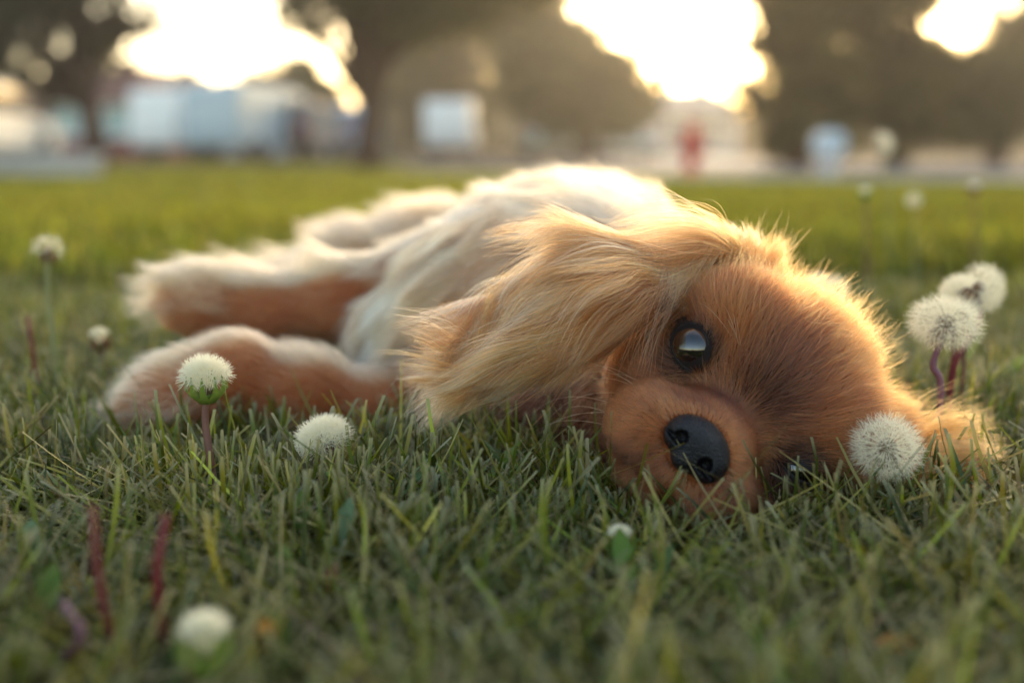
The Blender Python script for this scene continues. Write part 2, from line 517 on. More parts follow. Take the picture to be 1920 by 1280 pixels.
# ------------------------------------------------------------------ trees
def tree(name, px, d, trunk_r, trunk_h, crown, nleaf, leaf, tint, label, group=None, seed=1, open_=0.5, blobs=60):
    """crown: list of ellipsoids (px offset in m, dy, z centre, rx, ry, rz)"""
    rg = np.random.default_rng(seed)
    x = GX(px, d); z = float(terrain(x, d))
    r = empty(name, (x, d, z))
    tb = MB()
    ztop = max(c[2] for c in crown)
    pts = [(0, 0, -.1), (.01, 0, .25)]; rad = [trunk_r * 1.35, trunk_r * 1.05]
    for i in range(1, 7):
        t = i / 6
        pts.append((rg.normal() * .05 * t + crown[0][0] * t * .5, rg.normal() * .05 * t, .25 + (ztop - .25) * t))
        rad.append(trunk_r * (1 - .75 * t))
    tb.tube(pts, rad, 12)
    for c in crown:
        for k in range(5):
            a = rg.uniform(0, 6.28)
            e = np.array([c[0] + math.cos(a) * c[3] * .75, c[1] + math.sin(a) * c[4] * .75, c[2] + rg.uniform(-.3, .6) * c[5]])
            s = np.array(pts[2 + int(rg.integers(0, 3))])
            m1 = (s + e) / 2 + np.array([0, 0, .15 * c[5]]) + rg.normal(size=3) * .1
            tb.tube([s, m1, e], [trunk_r * .42, trunk_r * .26, trunk_r * .08], 7)
    tb.build('trunk', M_BARK, r, True)
    # leaf clumps
    vol = np.array([c[3] * c[4] * c[5] for c in crown]); pr = vol / vol.sum()
    cid = rg.choice(len(crown), blobs * len(crown), p=pr)
    C = np.array(crown)[cid]
    dirs = nrm(rg.normal(size=(len(C), 3))); rr = rg.uniform(.05, 1.0, (len(C), 1)) ** .42
    cc = C[:, :3] + dirs * rr * C[:, 3:6] * .93
    cr = rg.uniform(.24, .44, (len(C), 1)) * C[:, 3:6].mean(1, keepdims=True)
    w = (cr[:, 0] ** 2); pick = rg.choice(len(C), nleaf, p=w / w.sum())
    dd = nrm(rg.normal(size=(nleaf, 3))) * rg.uniform(0, 1, (nleaf, 1)) ** (.42 + open_ * .2) * cr[pick] * [1, 1, .75]
    pc = cc[pick] + dd
    zmin = min(c[2] - c[5] for c in crown) * .9
    pc[:, 2] = np.maximum(pc[:, 2], zmin + rg.uniform(0, .3, nleaf))
    n = nrm(rg.normal(size=(nleaf, 3)) + np.array([0, 0, .6]))
    u = nrm(np.cross(n, rg.normal(size=(nleaf, 3)))); v = np.cross(n, u)
    s = leaf * rg.uniform(.6, 1.35, (nleaf, 1))
    V = np.stack([pc - u * s, pc - v * s * .5 + n * s * .1, pc + u * s, pc + v * s * .5 + n * s * .1], 1)
    bright = (rg.uniform(.65, 1.35, (len(C), 1))[pick] * rg.uniform(.75, 1.25, (nleaf, 1)))
    col = np.array(tint)[None] * bright
    col[:, 0] *= rg.uniform(.85, 1.25, nleaf)
    np_mesh('crown', V.reshape(-1, 3), np.arange(nleaf * 4).reshape(-1, 4), M_FOLIAGE, r, np.repeat(col, 4, 0))
    tag(r, label, 'tree', group)
    return r
GREEN = (.066, .070, .018); OLIVE = (.105, .086, .024); DARK = (.050, .047, .018); LIME = (.13, .15, .025)
tree('street_tree', 195, 22, .21, 2.2, [(-1.7, .3, 3.1, 2.4, 2.2, 1.9), (-1.0, -.4, 5.2, 2.2, 2.4, 1.9), (.3, .2, 2.9, 1.1, 1.2, 1.25), (1.15, .2, 2.45, .6, .6, .3), (.6, .1, 4.6, 1.2, 1.3, 1.0), (-2.6, 0, 2.3, 1.6, 1.6, 1.5)], 24000, .11, DARK,
     'dark spreading tree beside the concrete garden wall', seed=11)
tree('street_tree', 692, 20, .23, 2.2, [(.9, .2, 3.75, 2.5, 2.2, 1.5), (-.75, -.2, 3.2, 1.1, 1.6, 1.15), (-1.5, -.2, 4.2, 1.2, 1.4, .9), (-.2, .2, 2.7, 1.0, 1.2, .7), (2.2, .2, 4.5, 1.3, 1.5, 1.4)], 26000, .11, GREEN,
     'broad dark tree with a bare trunk beside the sky blue car', seed=12)
tree('garden_tree', 560, 44, .16, 1.2, [(0, 0, 2.0, 2.2, 1.8, 1.75)], 8000, .15, OLIVE, 'small round green tree beside the white sided house', seed=13)
tree('garden_tree', 830, 52, .34, 1.5, [(0, 0, 3.6, 3.6, 2.8, 3.2), (.8, 0, 7.6, 3.8, 3.0, 3.0)], 26000, .19, OLIVE, 'tall leafy tree rising behind the end-on white van', seed=14)
tree('garden_tree', 1100, 36, .28, 1.2, [(-.2, 0, 2.1, 2.75, 2.3, 1.45), (-.9, .2, 3.0, 1.9, 2.0, 1.6), (-1.9, 0, 4.7, 1.7, 1.5, 1.6)], 22000, .14, GREEN, 'rounded tree sloping down towards the grey house', seed=15)
tree('boundary_tree', 1490, 24, .22, .8, [(0, 0, 1.6, 1.35, 1.4, 1.55), (0, 0, 3.6, 1.35, 1.4, 1.7), (.1, 0, 5.6, 1.2, 1.3, 1.7)], 24000, .10, OLIVE, 'tall upright olive tree behind the pale blue post box', seed=16, open_=.3)
tree('boundary_tree', 1670, 26, .22, .8, [(0, 0, 1.7, 1.6, 1.4, 1.55), (-.2, 0, 3.7, 1.35, 1.4, 1.9)], 20000, .10, OLIVE, 'olive tree next to the gap in the boundary trees', seed=17, open_=.5)
tree('boundary_tree', 1855, 28, .24, .8, [(-.2, 0, 1.75, 1.9, 1.6, 1.5), (1.05, 0, 3.4, 1.2, 1.5, 2.0)], 18000, .10, GREEN, 'dark bushy tree beyond the gap in the boundary trees', seed=18)
tree('garden_tree', 330, 62, .2, 1.0, [(0, 0, 1.5, 1.5, 1.4, 1.4)], 4000, .18, LIME, 'small yellow-green shrub tree beside the cream house', seed=19)
def far_wood():
    rg = np.random.default_rng(77)
    n = 90000
    x = rg.uniform(-75, 75, n)
    top = 2.9 + .7 * np.sin(x * .31) + .6 * np.sin(x * .83 + 1) + .4 * np.sin(x * 1.9) + 3.2 * np.exp(-((x + 4) / 6.5) ** 2) + 1.2 * np.exp(-((x - 26) / 8) ** 2)
    y = 80 + rg.uniform(-6, 6, n)
    z = terrain(x, y) - .15 + top * rg.uniform(0, 1, n) ** 1.35
    pc = np.column_stack([x, y, z])
    nn = nrm(rg.normal(size=(n, 3))); u = nrm(np.cross(nn, rg.normal(size=(n, 3)))); v = np.cross(nn, u)
    sz = .34 * rg.uniform(.6, 1.4, (n, 1))
    V = np.stack([pc - u * sz, pc - v * sz * .6, pc + u * sz, pc + v * sz * .6], 1)
    col = np.array(OLIVE)[None] * rg.uniform(.6, 1.4, (n, 1))
    o = np_mesh('treeline', V.reshape(-1, 3), np.arange(n * 4).reshape(-1, 4), mat_leaf('wood_leaves', trans=.06, rough=.8, spec=.1), None, np.repeat(col, 4, 0))
    tag(o, 'far olive wood closing the view behind the houses', 'treeline', kind='stuff')
far_wood()

# ================================================================== the dog
# A signed-distance body (smoothly blended ellipsoids and tapered limbs) is meshed once into a continuous surface;
# the same field then guides the fur so that strands lie on the coat.
EYE_MID = P(1396, 765, 0.470)
_v = nrm(CAM - EYE_MID)                       # towards the camera
_r = nrm(np.cross(UP, _v)); _u = np.cross(_v, _r)
ang = math.radians(49)
HX = -math.cos(ang) * _r + math.sin(ang) * _u   # towards the upper eye
HZ = math.sin(ang) * _r + math.cos(ang) * _u    # towards the crown
HY = _v.copy()                                  # along the muzzle
HM = np.stack([HX, HY, HZ])                     # rows: head axes
def H(x, y, z):
    """head frame in centimetres -> world"""
    return EYE_MID + 0.01 * (x * HX + y * HY + z * HZ)
def toH(p):
    return (p - EYE_MID) @ HM.T * 100

PR = []     # primitives: (region, kind, data, k)
def ell(reg, c, rad, ax=None, k=0.012):
    PR.append((reg, 'e', (np.asarray(c, float), np.asarray(rad, float), np.eye(3) if ax is None else np.asarray(ax, float)), k))
def hell(reg, c, rad, k=0.008):
    ell(reg, H(*c), np.asarray(rad) * 0.01, HM, k)
def cap(reg, a, b, ra, rb, k=0.015):
    PR.append((reg, 'c', (np.asarray(a, float), np.asarray(b, float), ra, rb), k))
def axes_from(d, n):
    d = nrm(np.asarray(d, float)); n = np.asarray(n, float); n = nrm(n - d * (n @ d))
    return np.stack([d, np.cross(n, d), n])      # rows: along, across, thickness

def pdist(kind, dt, p):
    if kind == 'e':
        c, r, ax = dt
        q = (p - c) @ ax.T
        k0 = np.linalg.norm(q / r, axis=-1); k1 = np.linalg.norm(q / (r * r), axis=-1)
        return k0 * (k0 - 1) / np.maximum(k1, 1e-6)
    a, b, ra, rb = dt
    ab = b - a
    t = np.clip(((p - a) @ ab) / (ab @ ab), 0, 1)
    return np.linalg.norm(p - a - t[..., None] * ab, axis=-1) - (ra + (rb - ra) * t)

# --- torso (lying on its side, spine away to the right, running away from the camera)
T1, T2, T3 = P(1090, 550, .735), P(1078, 510, .87), P(1030, 476, 1.04)
tax = axes_from(T3 - T1, (0, 0, 1))
ell('torso', T1, (.115, .076, .065), tax, .03)
ell('torso', T2, (.15, .080, .067), tax, .03)
ell('torso', T3, (.12, .073, .060), tax, .03)
ell('torso', P(1010, 478, .745), (.058, .056, .038), None, .03)          # upper shoulder
ell('chest', P(915, 640, .69), (.062, .062, .062), None, .03)
ell('chest', P(800, 690, .675), (.040, .040, .040), None, .03)           # brisket
cap('neck', H(0.3, -7.0, -1.5), P(1010, 600, .685), .047, .062, .03)
cap('neck', H(1.5, -6.0, -4.0), P(950, 680, .66), .036, .05, .03)
# --- legs
UL = [P(985, 480, .735), P(830, 522, .72), P(640, 566, .705), P(500, 586, .70), P(400, 572, .695)]
UR = [.036, .0260, .0195, .0170, .020]
for i in range(4): cap('upper_leg', UL[i], UL[i + 1], UR[i], UR[i + 1], .012)
ell('upper_leg', P(380, 568, .693), (.022, .016, .016), None, .008)
LL = [P(850, 765, .66), P(720, 782, .625), P(570, 742, .612), P(445, 702, .605), P(345, 738, .60)]
LR = [.034, .0235, .0200, .0180, .020]
for i in range(4): cap('lower_leg', LL[i], LL[i + 1], LR[i], LR[i + 1], .012)
ell('lower_leg', P(318, 756, .598), (.022, .017, .017), None, .008)
HL = [P(930, 490, 1.02), P(800, 492, .98), P(660, 500, .95), P(560, 540, .93), P(480, 550, .92)]
HR = [.055, .042, .028, .018, .018]
for i in range(4): cap('hind_leg', HL[i], HL[i + 1], HR[i], HR[i + 1], .02)
for k, (dx, dz) in enumerate(((-.006, .006), (-.009, -.001), (-.005, -.008))):
    ell('upper_leg', P(368, 570, .690) + np.array([dx, -.004, dz]), (.012, .0075, .0065), None, .004)
    ell('lower_leg', P(304, 760, .595) + np.array([dx, -.004, dz]), (.012, .0075, .0065), None, .004)
# --- head
hell('head', (0, -4.2, 0.9), (5.1, 5.6, 4.5))
for s in (-1, 1):
    hell('head', (s * 2.7, -1.2, 2.2), (2.3, 2.0, 2.0))                   # brow
    hell('head', (s * 3.2, -2.6, -1.6), (2.3, 3.0, 2.6))                  # cheek
    hell('head', (s * 4.3, -4.6, 2.6), (1.9, 2.4, 2.2))                   # ear root
    hell('muzzle', (s * 1.75, 1.95, -3.25), (1.75, 2.2, 1.75), .007)      # flews
    hell('head', (s * 3.12, -.22, 0.0), (1.22, 1.22, 1.22), .004)         # eyelid bulge
hell('muzzle', (0, 1.0, -1.9), (1.9, 2.9, 1.6), .009)
hell('muzzle', (0, 2.6, -2.3), (1.75, 1.55, 1.3), .006)
hell('muzzle', (0, 2.2, -3.55), (1.3, 1.75, 1.5), .006)
hell('muzzle', (0, 1.3, -4.75), (1.9, 1.9, 1.15), .0015)                  # chin
hell('head', (0, -2.0, -3.8), (2.6, 3.4, 2.2), .012)                      # jaw
# --- ears
EU = [H(5.6, -4.6, 3.3), P(1200, 516, .488), P(1096, 566, .484), P(1000, 606, .490), P(912, 642, .502)]
ewid = [.016, .021, .0235, .022, .015]
for i in range(4):
    a, b = EU[i], EU[i + 1]
    d = b - a; L = np.linalg.norm(d)
    nn = nrm(nrm(CAM - (a + b) / 2) + np.array([0, 0, .75]))
    ell('upper_ear', (a + b) / 2, (L * .72, (ewid[i] + ewid[i + 1]) * .5, .0085), axes_from(d, nn), .010)
ell('upper_ear', H(5.3, -4.4, 3.4), (.018, .014, .018), HM, .010)
EL = [H(-5.2, -4.6, 2.6), P(1640, 852, .495), P(1690, 866, .505)]
for i in range(2):
    a, b = EL[i], EL[i + 1]
    d = b - a; L = np.linalg.norm(d)
    ell('lower_ear', (a + b) / 2, (L * .7, .017, .006), axes_from(d, (0, -.4, 1)), .008)

# --- sample the field on a grid (each primitive only where it matters)
HG = 0.0025
GO = np.array([-.235, .36, -.012]); GS = np.array([.44, .78, .20])
GN = np.ceil(GS / HG).astype(int) + 1
FIELD = np.full(tuple(GN), .06, np.float32)
gax = [GO[i] + HG * np.arange(GN[i]) for i in range(3)]
for reg, kind, dt, k in PR:
    if kind == 'e':
        c, r, ax = dt; ext = np.sqrt(((ax * r[:, None]) ** 2).sum(0)); lo, hi = c - ext, c + ext
    else:
        a, b, ra, rb = dt; R = max(ra, rb); lo, hi = np.minimum(a, b) - R, np.maximum(a, b) + R
    lo = lo - .05; hi = hi + .05
    i0 = np.clip(((lo - GO) / HG).astype(int), 0, GN); i1 = np.clip(((hi - GO) / HG).astype(int) + 1, 0, GN)
    if (i1 <= i0).any(): continue
    sl = tuple(slice(i0[i], i1[i]) for i in range(3))
    p = np.stack(np.meshgrid(*[gax[i][sl[i]] for i in range(3)], indexing='ij'), -1)
    d = pdist(kind, dt, p).astype(np.float32)
    f = FIELD[sl]
    h = np.clip(.5 + .5 * (d - f) / k, 0, 1)
    FIELD[sl] = d + (f - d) * h - k * h * (1 - h)
# the body rests on the soil: nothing below it
zg = gax[2][None, None, :]
FIELD = np.maximum(FIELD, (0.004 - zg).astype(np.float32))
GRAD = np.stack(np.gradient(FIELD, HG), -1).astype(np.float32)

def trilin(A, p, out):
    q = (p - GO) / HG
    bad = ((q < 0) | (q > GN - 1.001)).any(-1)
    q = np.clip(q, 0, GN - 1.001)
    i = q.astype(int); f = (q - i).astype(np.float32)
    r = 0
    for dx in (0, 1):
        for dy in (0, 1):
            for dz in (0, 1):
                w = (f[..., 0] if dx else 1 - f[..., 0]) * (f[..., 1] if dy else 1 - f[..., 1]) * (f[..., 2] if dz else 1 - f[..., 2])
                a = A[i[..., 0] + dx, i[..., 1] + dy, i[..., 2] + dz]
                r = r + (w[..., None] * a if A.ndim == 4 else w * a)
    if A.ndim == 3: r = np.where(bad, out, r)
    return r
def sdf(p): return trilin(FIELD, p, .06)
def grad(p): return nrm(trilin(GRAD, p, 0))

def surface_nets(A, origin, h):
    ins = A < 0
    n = A.shape
    cnt = np.zeros((n[0] - 1, n[1] - 1, n[2] - 1), np.int8)
    cs = [(x, y, z) for x in (0, 1) for y in (0, 1) for z in (0, 1)]
    for x, y, z in cs: cnt += ins[x:n[0] - 1 + x, y:n[1] - 1 + y, z:n[2] - 1 + z]
    act = (cnt > 0) & (cnt < 8)
    ci = np.argwhere(act)
    vid = np.full(act.shape, -1, np.int64); vid[act] = np.arange(len(ci))
    acc = np.zeros((len(ci), 3)); num = np.zeros(len(ci))
    val = {c: A[ci[:, 0] + c[0], ci[:, 1] + c[1], ci[:, 2] + c[2]] for c in cs}
    for a in cs:
        for ax in range(3):
            if a[ax] == 0:
                b = list(a); b[ax] = 1; b = tuple(b)
                va, vb = val[a], val[b]
                m = (va < 0) != (vb < 0)
                t = np.where(m, va / np.where(m, va - vb, 1), 0)
                pa = np.array(a, float)[None] + np.eye(3)[ax][None] * t[:, None]
                acc += np.where(m[:, None], pa, 0); num += m
    V = origin + h * (ci + acc / num[:, None])
    faces = []
    for ax in range(3):
        o = [(1, 2), (2, 0), (0, 1)][ax]
        sa = [slice(None)] * 3; sb = [slice(None)] * 3
        sa[ax] = slice(0, n[ax] - 1); sb[ax] = slice(1, n[ax])
        ia, ib = ins[tuple(sa)], ins[tuple(sb)]
        e = np.argwhere(ia != ib)
        ok = (e[:, o[0]] > 0) & (e[:, o[1]] > 0) & (e[:, o[0]] < n[o[0]] - 1) & (e[:, o[1]] < n[o[1]] - 1)
        e = e[ok]
        fl = ia[e[:, 0], e[:, 1], e[:, 2]]
        q = []
        for du, dv in ((-1, -1), (0, -1), (0, 0), (-1, 0)):
            c = e.copy(); c[:, o[0]] += du; c[:, o[1]] += dv
            q.append(vid[c[:, 0], c[:, 1], c[:, 2]])
        q = np.stack(q, 1)
        q[~fl] = q[~fl][:, ::-1]
        faces.append(q)
    fc = np.concatenate(faces)
    return V, fc[(fc >= 0).all(1)]

BV, BF = surface_nets(FIELD, GO, HG)
for _ in range(2):
    BV = BV - (sdf(BV)[:, None] * grad(BV)) * .7

REG = ['torso', 'chest', 'neck', 'upper_leg', 'lower_leg', 'hind_leg', 'head', 'muzzle', 'upper_ear', 'lower_ear']
def region(p):
    D = np.full((len(p), len(REG)), 1.0)
    for reg, kind, dt, k in PR:
        j = REG.index(reg)
        D[:, j] = np.minimum(D[:, j], pdist(kind, dt, p))
    return D.argmin(1), D

NZW = NoiseField(8, 3, 75); NZ1 = NoiseField(3, 3, 38); NZ2 = NoiseField(4, 3, 130); NZ3 = NoiseField(5, 3, 420); NZ4 = NoiseField(6, 3, 900)
C_RUBY = np.array(srgb(92, 46, 26)[:3]); C_ORANGE = np.array(srgb(146, 82, 42)[:3]); C_DARK = np.array(srgb(46, 22, 15)[:3])
C_CREAM = np.array(srgb(200, 168, 134)[:3]); C_GOLD = np.array(srgb(192, 118, 58)[:3]); C_WHITE = np.array(srgb(228, 222, 216)[:3])
C_LEG = np.array(srgb(150, 84, 48)[:3]); C_TAN = np.array(srgb(182, 130, 86)[:3])

EYES = [np.array([3.12, -.22, 0]), np.array([-3.12, -.22, 0])]
EYE_OUT = [nrm(np.array([.30, .95, .02])), nrm(np.array([-.30, .95, .02]))]
def coat_colour(p, rid, nrm_):
    """coat colour by place on the animal, some shade painted in"""
    c = np.zeros((len(p), 3))
    R = lambda *n: np.isin(rid, [REG.index(x) for x in n])
    n1 = NZ1(p)[:, 0] * .5 + .5; n2 = NZ2(p)[:, 0] * .5 + .5
    h = toH(p)
    # head
    m = R('head', 'muzzle')
    base = lerp(C_RUBY, C_ORANGE, (n2 * .5)[:, None])
    ed = np.minimum(np.linalg.norm(h - [3.0, .4, 1.5], axis=1), np.linalg.norm(h - [-3.0, .4, 1.5], axis=1))
    base = lerp(base, C_ORANGE, (.8 * smooth(2.2, .4, ed))[:, None])              # lighter brow spots
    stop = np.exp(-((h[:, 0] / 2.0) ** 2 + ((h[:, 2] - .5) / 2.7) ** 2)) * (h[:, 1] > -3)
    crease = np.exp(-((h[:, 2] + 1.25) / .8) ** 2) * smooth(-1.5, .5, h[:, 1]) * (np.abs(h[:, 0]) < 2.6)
    base = lerp(base, C_DARK, np.clip(.9 * stop + .6 * crease, 0, .9)[:, None])                                # dark fur between the eyes, plus painted shade in stop and muzzle crease
    base = lerp(base, C_GOLD, (.55 * smooth(3.8, 6.0, h[:, 2] + n1))[:, None])      # pale top knot
    c[m] = base[m]
    for e in EYES:
        q = np.linalg.norm(h - e - np.array([-.12 * np.sign(e[0]), .4, -.2]), axis=1)
        base = lerp(base, C_DARK * .45, (.8 * smooth(1.75, 1.1, q))[:, None])
    c[m] = base[m]
    m = R('muzzle')
    mz = lerp(C_RUBY, C_ORANGE, np.clip(.15 + .8 * n2 + .35 * (NZ3(p)[:, 0]), 0, 1)[:, None])
    mz = lerp(mz, C_DARK, (.5 * smooth(-4.6, -5.4, h[:, 2]))[:, None])  # lower muzzle painted darker for the shade on it
    lip = np.exp(-((h[:, 2] + 4.62 + .06 * h[:, 0] ** 2 * .5) / .17) ** 2) * (np.abs(h[:, 0]) > .4) * smooth(-.5, .6, h[:, 1])
    mz = lerp(mz, C_DARK * .35, (.85 * lip)[:, None])
    c[m] = mz[m]
    m = R('upper_ear', 'lower_ear')
    c[m] = lerp(C_ORANGE, C_GOLD, np.clip(n2 * 1.2, 0, 1)[:, None])[m]
    m = R('torso')
    c[m] = lerp(C_CREAM, C_TAN, np.clip(1.3 * n1 - .25 + .5 * (n2 - .5), 0, 1)[:, None])[m]
    m = R('hind_leg')
    c[m] = lerp(C_CREAM, C_TAN, n1[:, None])[m]
    m = R('chest')
    c[m] = lerp(C_TAN, C_CREAM, (.5 * n1)[:, None])[m]
    wh = np.exp(-(np.linalg.norm(p - P(725, 735, .64), axis=1) / .030) ** 2)
    c = np.where(R('chest', 'neck')[:, None], lerp(c, C_WHITE, wh[:, None]), c)
    m = R('neck')
    nd = smooth(.10, .19, np.linalg.norm(p - H(0, -5, -2), axis=1) + .03 * (n1 - .5))
    c[m] = lerp(lerp(C_RUBY * .5, C_RUBY * .9, n1[:, None]), C_TAN, nd[:, None])[m]  # neck near the head painted dark for shade under the ear
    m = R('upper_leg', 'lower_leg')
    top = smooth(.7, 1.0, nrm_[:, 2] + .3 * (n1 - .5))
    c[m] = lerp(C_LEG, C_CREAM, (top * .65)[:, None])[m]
    return c

def soft_colour(p, n):
    rid, D = region(p)
    c0 = coat_colour(p, rid, n)
    # blend across region borders with the second-nearest region
    D2 = D.copy(); D2[np.arange(len(p)), rid] = 9
    r2 = D2.argmin(1)
    gap = D2.min(1) - D[np.arange(len(p)), rid]
    w = .5 * smooth(.016, 0, gap)
    return lerp(c0, coat_colour(p, r2, n), w[:, None]), rid

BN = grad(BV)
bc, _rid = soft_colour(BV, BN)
hb = toH(BV)
for e, o in zip(EYES, EYE_OUT):
    q = hb - e
    dd = np.linalg.norm(q - (q @ o)[:, None] * o, axis=1)
    m = (np.linalg.norm(q, axis=1) < 2.2) & (q @ o > 0)
    w = smooth(1.3, .95, dd) * m
    bc = lerp(bc, np.array([.016, .011, .010]), w[:, None])
bc = bc * .8
M_SKIN = bpy.data.materials.new('dog_skin'); M_SKIN.use_nodes = True
_b = M_SKIN.node_tree.nodes['Principled BSDF']
_a = M_SKIN.node_tree.nodes.new('ShaderNodeAttribute'); _a.attribute_name = 'tint'
M_SKIN.node_tree.links.new(_a.outputs['Color'], _b.inputs['Base Color'])
_b.inputs['Roughness'].default_value = .8; _b.inputs['Specular IOR Level'].default_value = .15

dog = empty('dog', (float(T1[0]), float(T1[1]), 0.0))
tag(dog, 'long-haired ruby and cream spaniel lying on its side in the grass', 'dog')
OFF = np.array(dog.location)
def dparent(o):
    o.parent = dog
    o.matrix_parent_inverse = Matrix.Translation(-Vector(dog.location))
    return o
body = dparent(np_mesh('body', BV, BF, M_SKIN, None, bc, True))

# --- eyes
def mat_eye():
    m = bpy.data.materials.new('dog_eye'); m.use_nodes = True
    nt = m.node_tree; b = nt.nodes['Principled BSDF']
    tc = nt.nodes.new('ShaderNodeTexCoord')
    sx = nt.nodes.new('ShaderNodeSeparateXYZ'); nt.links.new(tc.outputs['Object'], sx.inputs[0])
    r = nt.nodes.new('ShaderNodeValToRGB')
    mr = nt.nodes.new('ShaderNodeMapRange'); mr.inputs[1].default_value = -.009; mr.inputs[2].default_value = .009
    nt.links.new(sx.outputs['Z'], mr.inputs[0]); nt.links.new(mr.outputs[0], r.inputs['Fac'])
    el = r.color_ramp.elements
    el[0].position = .62; el[0].color = (.05, .035, .03, 1)
    el[1].position = .70; el[1].color = (.060, .022, .008, 1)
    for pos, cc in ((.88, (.040, .014, .006, 1)), (.92, (.002, .002, .002, 1))):
        e = el.new(pos); e.color = cc
    nt.links.new(r.outputs['Color'], b.inputs['Base Color'])
    b.inputs['Roughness'].default_value = .02; b.inputs['Specular IOR Level'].default_value = .65
    b.inputs['Coat Weight'].default_value = 1.0; b.inputs['Coat Roughness'].default_value = .01
    return m
M_EYE = mat_eye()
M_LID = mat('eyelid_skin', (.010, .007, .007), .55, .3, bump=.3, nscale=900)
OPEN = [(1.03, .71), (.78, .22)]        # half length and half height of the two eye openings: the lower one is squeezed by the ground
for i, (e, o) in enumerate(zip(EYES, EYE_OUT)):
    c = e + o * .36
    Rr = .94
    n1, n2 = 32, 48
    th = np.linspace(0, math.pi, n1 + 1); ph = np.linspace(0, 2 * math.pi, n2, endpoint=False)
    V = np.array([(Rr * .01 * math.sin(t) * math.cos(q), Rr * .01 * math.sin(t) * math.sin(q), Rr * .01 * math.cos(t)) for t in th for q in ph])
    Fc = [(a * n2 + b, a * n2 + (b + 1) % n2, (a + 1) * n2 + (b + 1) % n2, (a + 1) * n2 + b) for a in range(n1) for b in range(n2)]
    eb = np_mesh('eye', V, Fc, M_EYE, None, smooth_sh=True)
    wdir = nrm(CAM - H(*c))
    eb.rotation_euler = Vector(wdir).to_track_quat('Z', 'Y').to_euler()
    eb.location = H(*c)
    dparent(eb)
    # eyelids: a skin cap over the eyeball with an almond opening whose inner corner points down the muzzle
    s = 1 if i == 0 else -1
    ux = nrm(np.cross(np.array([0, 0, 1.0]), o)); uz = np.cross(o, ux)
    if ux[0] * s < 0: ux = -ux
    ca, sa = -.93, -.37                        # direction of the inner corner in (ux, uz)
    la, lb = OPEN[i]
    K = 56
    rows = []
    for fr, lift_ in ((1.0, -.06), (1.0, .03), (1.06, .075), (1.16, .07), (1.36, .03), (1.75, -.04)):
        row = []
        for k in range(K):
            a = 2 * math.pi * k / K
            la_, lb_ = la + (fr - 1) * .9, lb + (fr - 1) * (.9 if i == 0 else 1.35)
            lx = la_ * math.cos(a); lz = lb_ * math.sin(a) * (1 - .28 * max(0, math.cos(a)) ** 2)
            lx += .04
            q = ux * (lx * ca - lz * sa) + uz * (lx * sa + lz * ca)
            rr = math.hypot(lx, lz)
            hgt = math.sqrt(max(Rr * Rr - rr * rr, 0.0)) if rr < .80 else .494 - (rr - .80) * .95
            row.append(H(*(c + q + o * (hgt + lift_))))
        rows.append(row)
    V = np.array(rows).reshape(-1, 3)
    Fc = [(r_ * K + k, r_ * K + (k + 1) % K, (r_ + 1) * K + (k + 1) % K, (r_ + 1) * K + k) for r_ in range(len(rows) - 1) for k in range(K)]
    dparent(np_mesh('eyelid', V, Fc, M_LID, None, None, True))

# --- nose
def nose():
    h = .0006
    NC = np.array([0, 4.05, -2.35])
    g = [np.arange(-2.1, 2.1, .06), np.arange(-1.6, 1.5, .06), np.arange(-1.7, 1.6, .06)]
    p = np.stack(np.meshgrid(*g, indexing='ij'), -1)
    def E(c, r):
        q = p - np.array(c); r = np.array(r)
        k0 = np.linalg.norm(q / r, axis=-1); k1 = np.linalg.norm(q / (r * r), axis=-1)
        return k0 * (k0 - 1) / np.maximum(k1, 1e-6)
    def smin(a, b, k):
        t = np.clip(.5 + .5 * (b - a) / k, 0, 1); return b + (a - b) * t - k * t * (1 - t)
    f = E((0, -.15, .18), (1.28, 1.05, .92))
    for s in (-1, 1):
        f = smin(f, E((s * .78, -.05, -.08), (.66, .85, .74)), .25)
    f = smin(f, E((0, -.05, -.62), (.55, .75, .5)), .3)
    for s in (-1, 1):   # nostrils with their outward slits
        hole = E((s * .68, .68, -.16), (.28, .60, .30))
        slit = E((s * 1.06, .62, -.36), (.36, .42, .10))
        hole = smin(hole, slit, .14)
        f = -smin(-f, hole, .10)
    groove = E((0, .95, -.75), (.035, .2, .5))
    f = -smin(-f, groove, .07)
    V, Fc = surface_nets(f.astype(np.float32), np.array([g[0][0], g[1][0], g[2][0]]), .06)
    V = V + NC
    W = EYE_MID + .01 * (V @ HM)
    m = bpy.data.materials.new('nose_leather'); m.use_nodes = True
    nt = m.node_tree; b = nt.nodes['Principled BSDF']
    b.inputs['Base Color'].default_value = (.006, .0055, .008, 1)
    b.inputs['Roughness'].default_value = .36; b.inputs['Specular IOR Level'].default_value = .32
    tc = nt.nodes.new('ShaderNodeTexCoord'); vo = nt.nodes.new('ShaderNodeTexVoronoi'); vo.inputs['Scale'].default_value = 1300
    bp = nt.nodes.new('ShaderNodeBump'); bp.inputs['Strength'].default_value = .8; bp.inputs['Distance'].default_value = .0006
    nt.links.new(tc.outputs['Object'], vo.inputs['Vector']); nt.links.new(vo.outputs['Distance'], bp.inputs['Height']); nt.links.new(bp.outputs['Normal'], b.inputs['Normal'])
    return dparent(np_mesh('nose', W, Fc, m, None, None, True)), NC
NOSE, NC = nose()

# --- fur
tri_a = BV[BF[:, 0]]; tri_b = BV[BF[:, 1]]; tri_c = BV[BF[:, 2]]; tri_d = BV[BF[:, 3]]
q_area = .5 * np.linalg.norm(np.cross(tri_c - tri_a, tri_d - tri_b), axis=1)
q_cen = (tri_a + tri_b + tri_c + tri_d) / 4
q_n = grad(q_cen)
q_reg, _ = region(q_cen)
facing = ((CAM - q_cen) * q_n).sum(1) / np.linalg.norm(CAM - q_cen, axis=1)

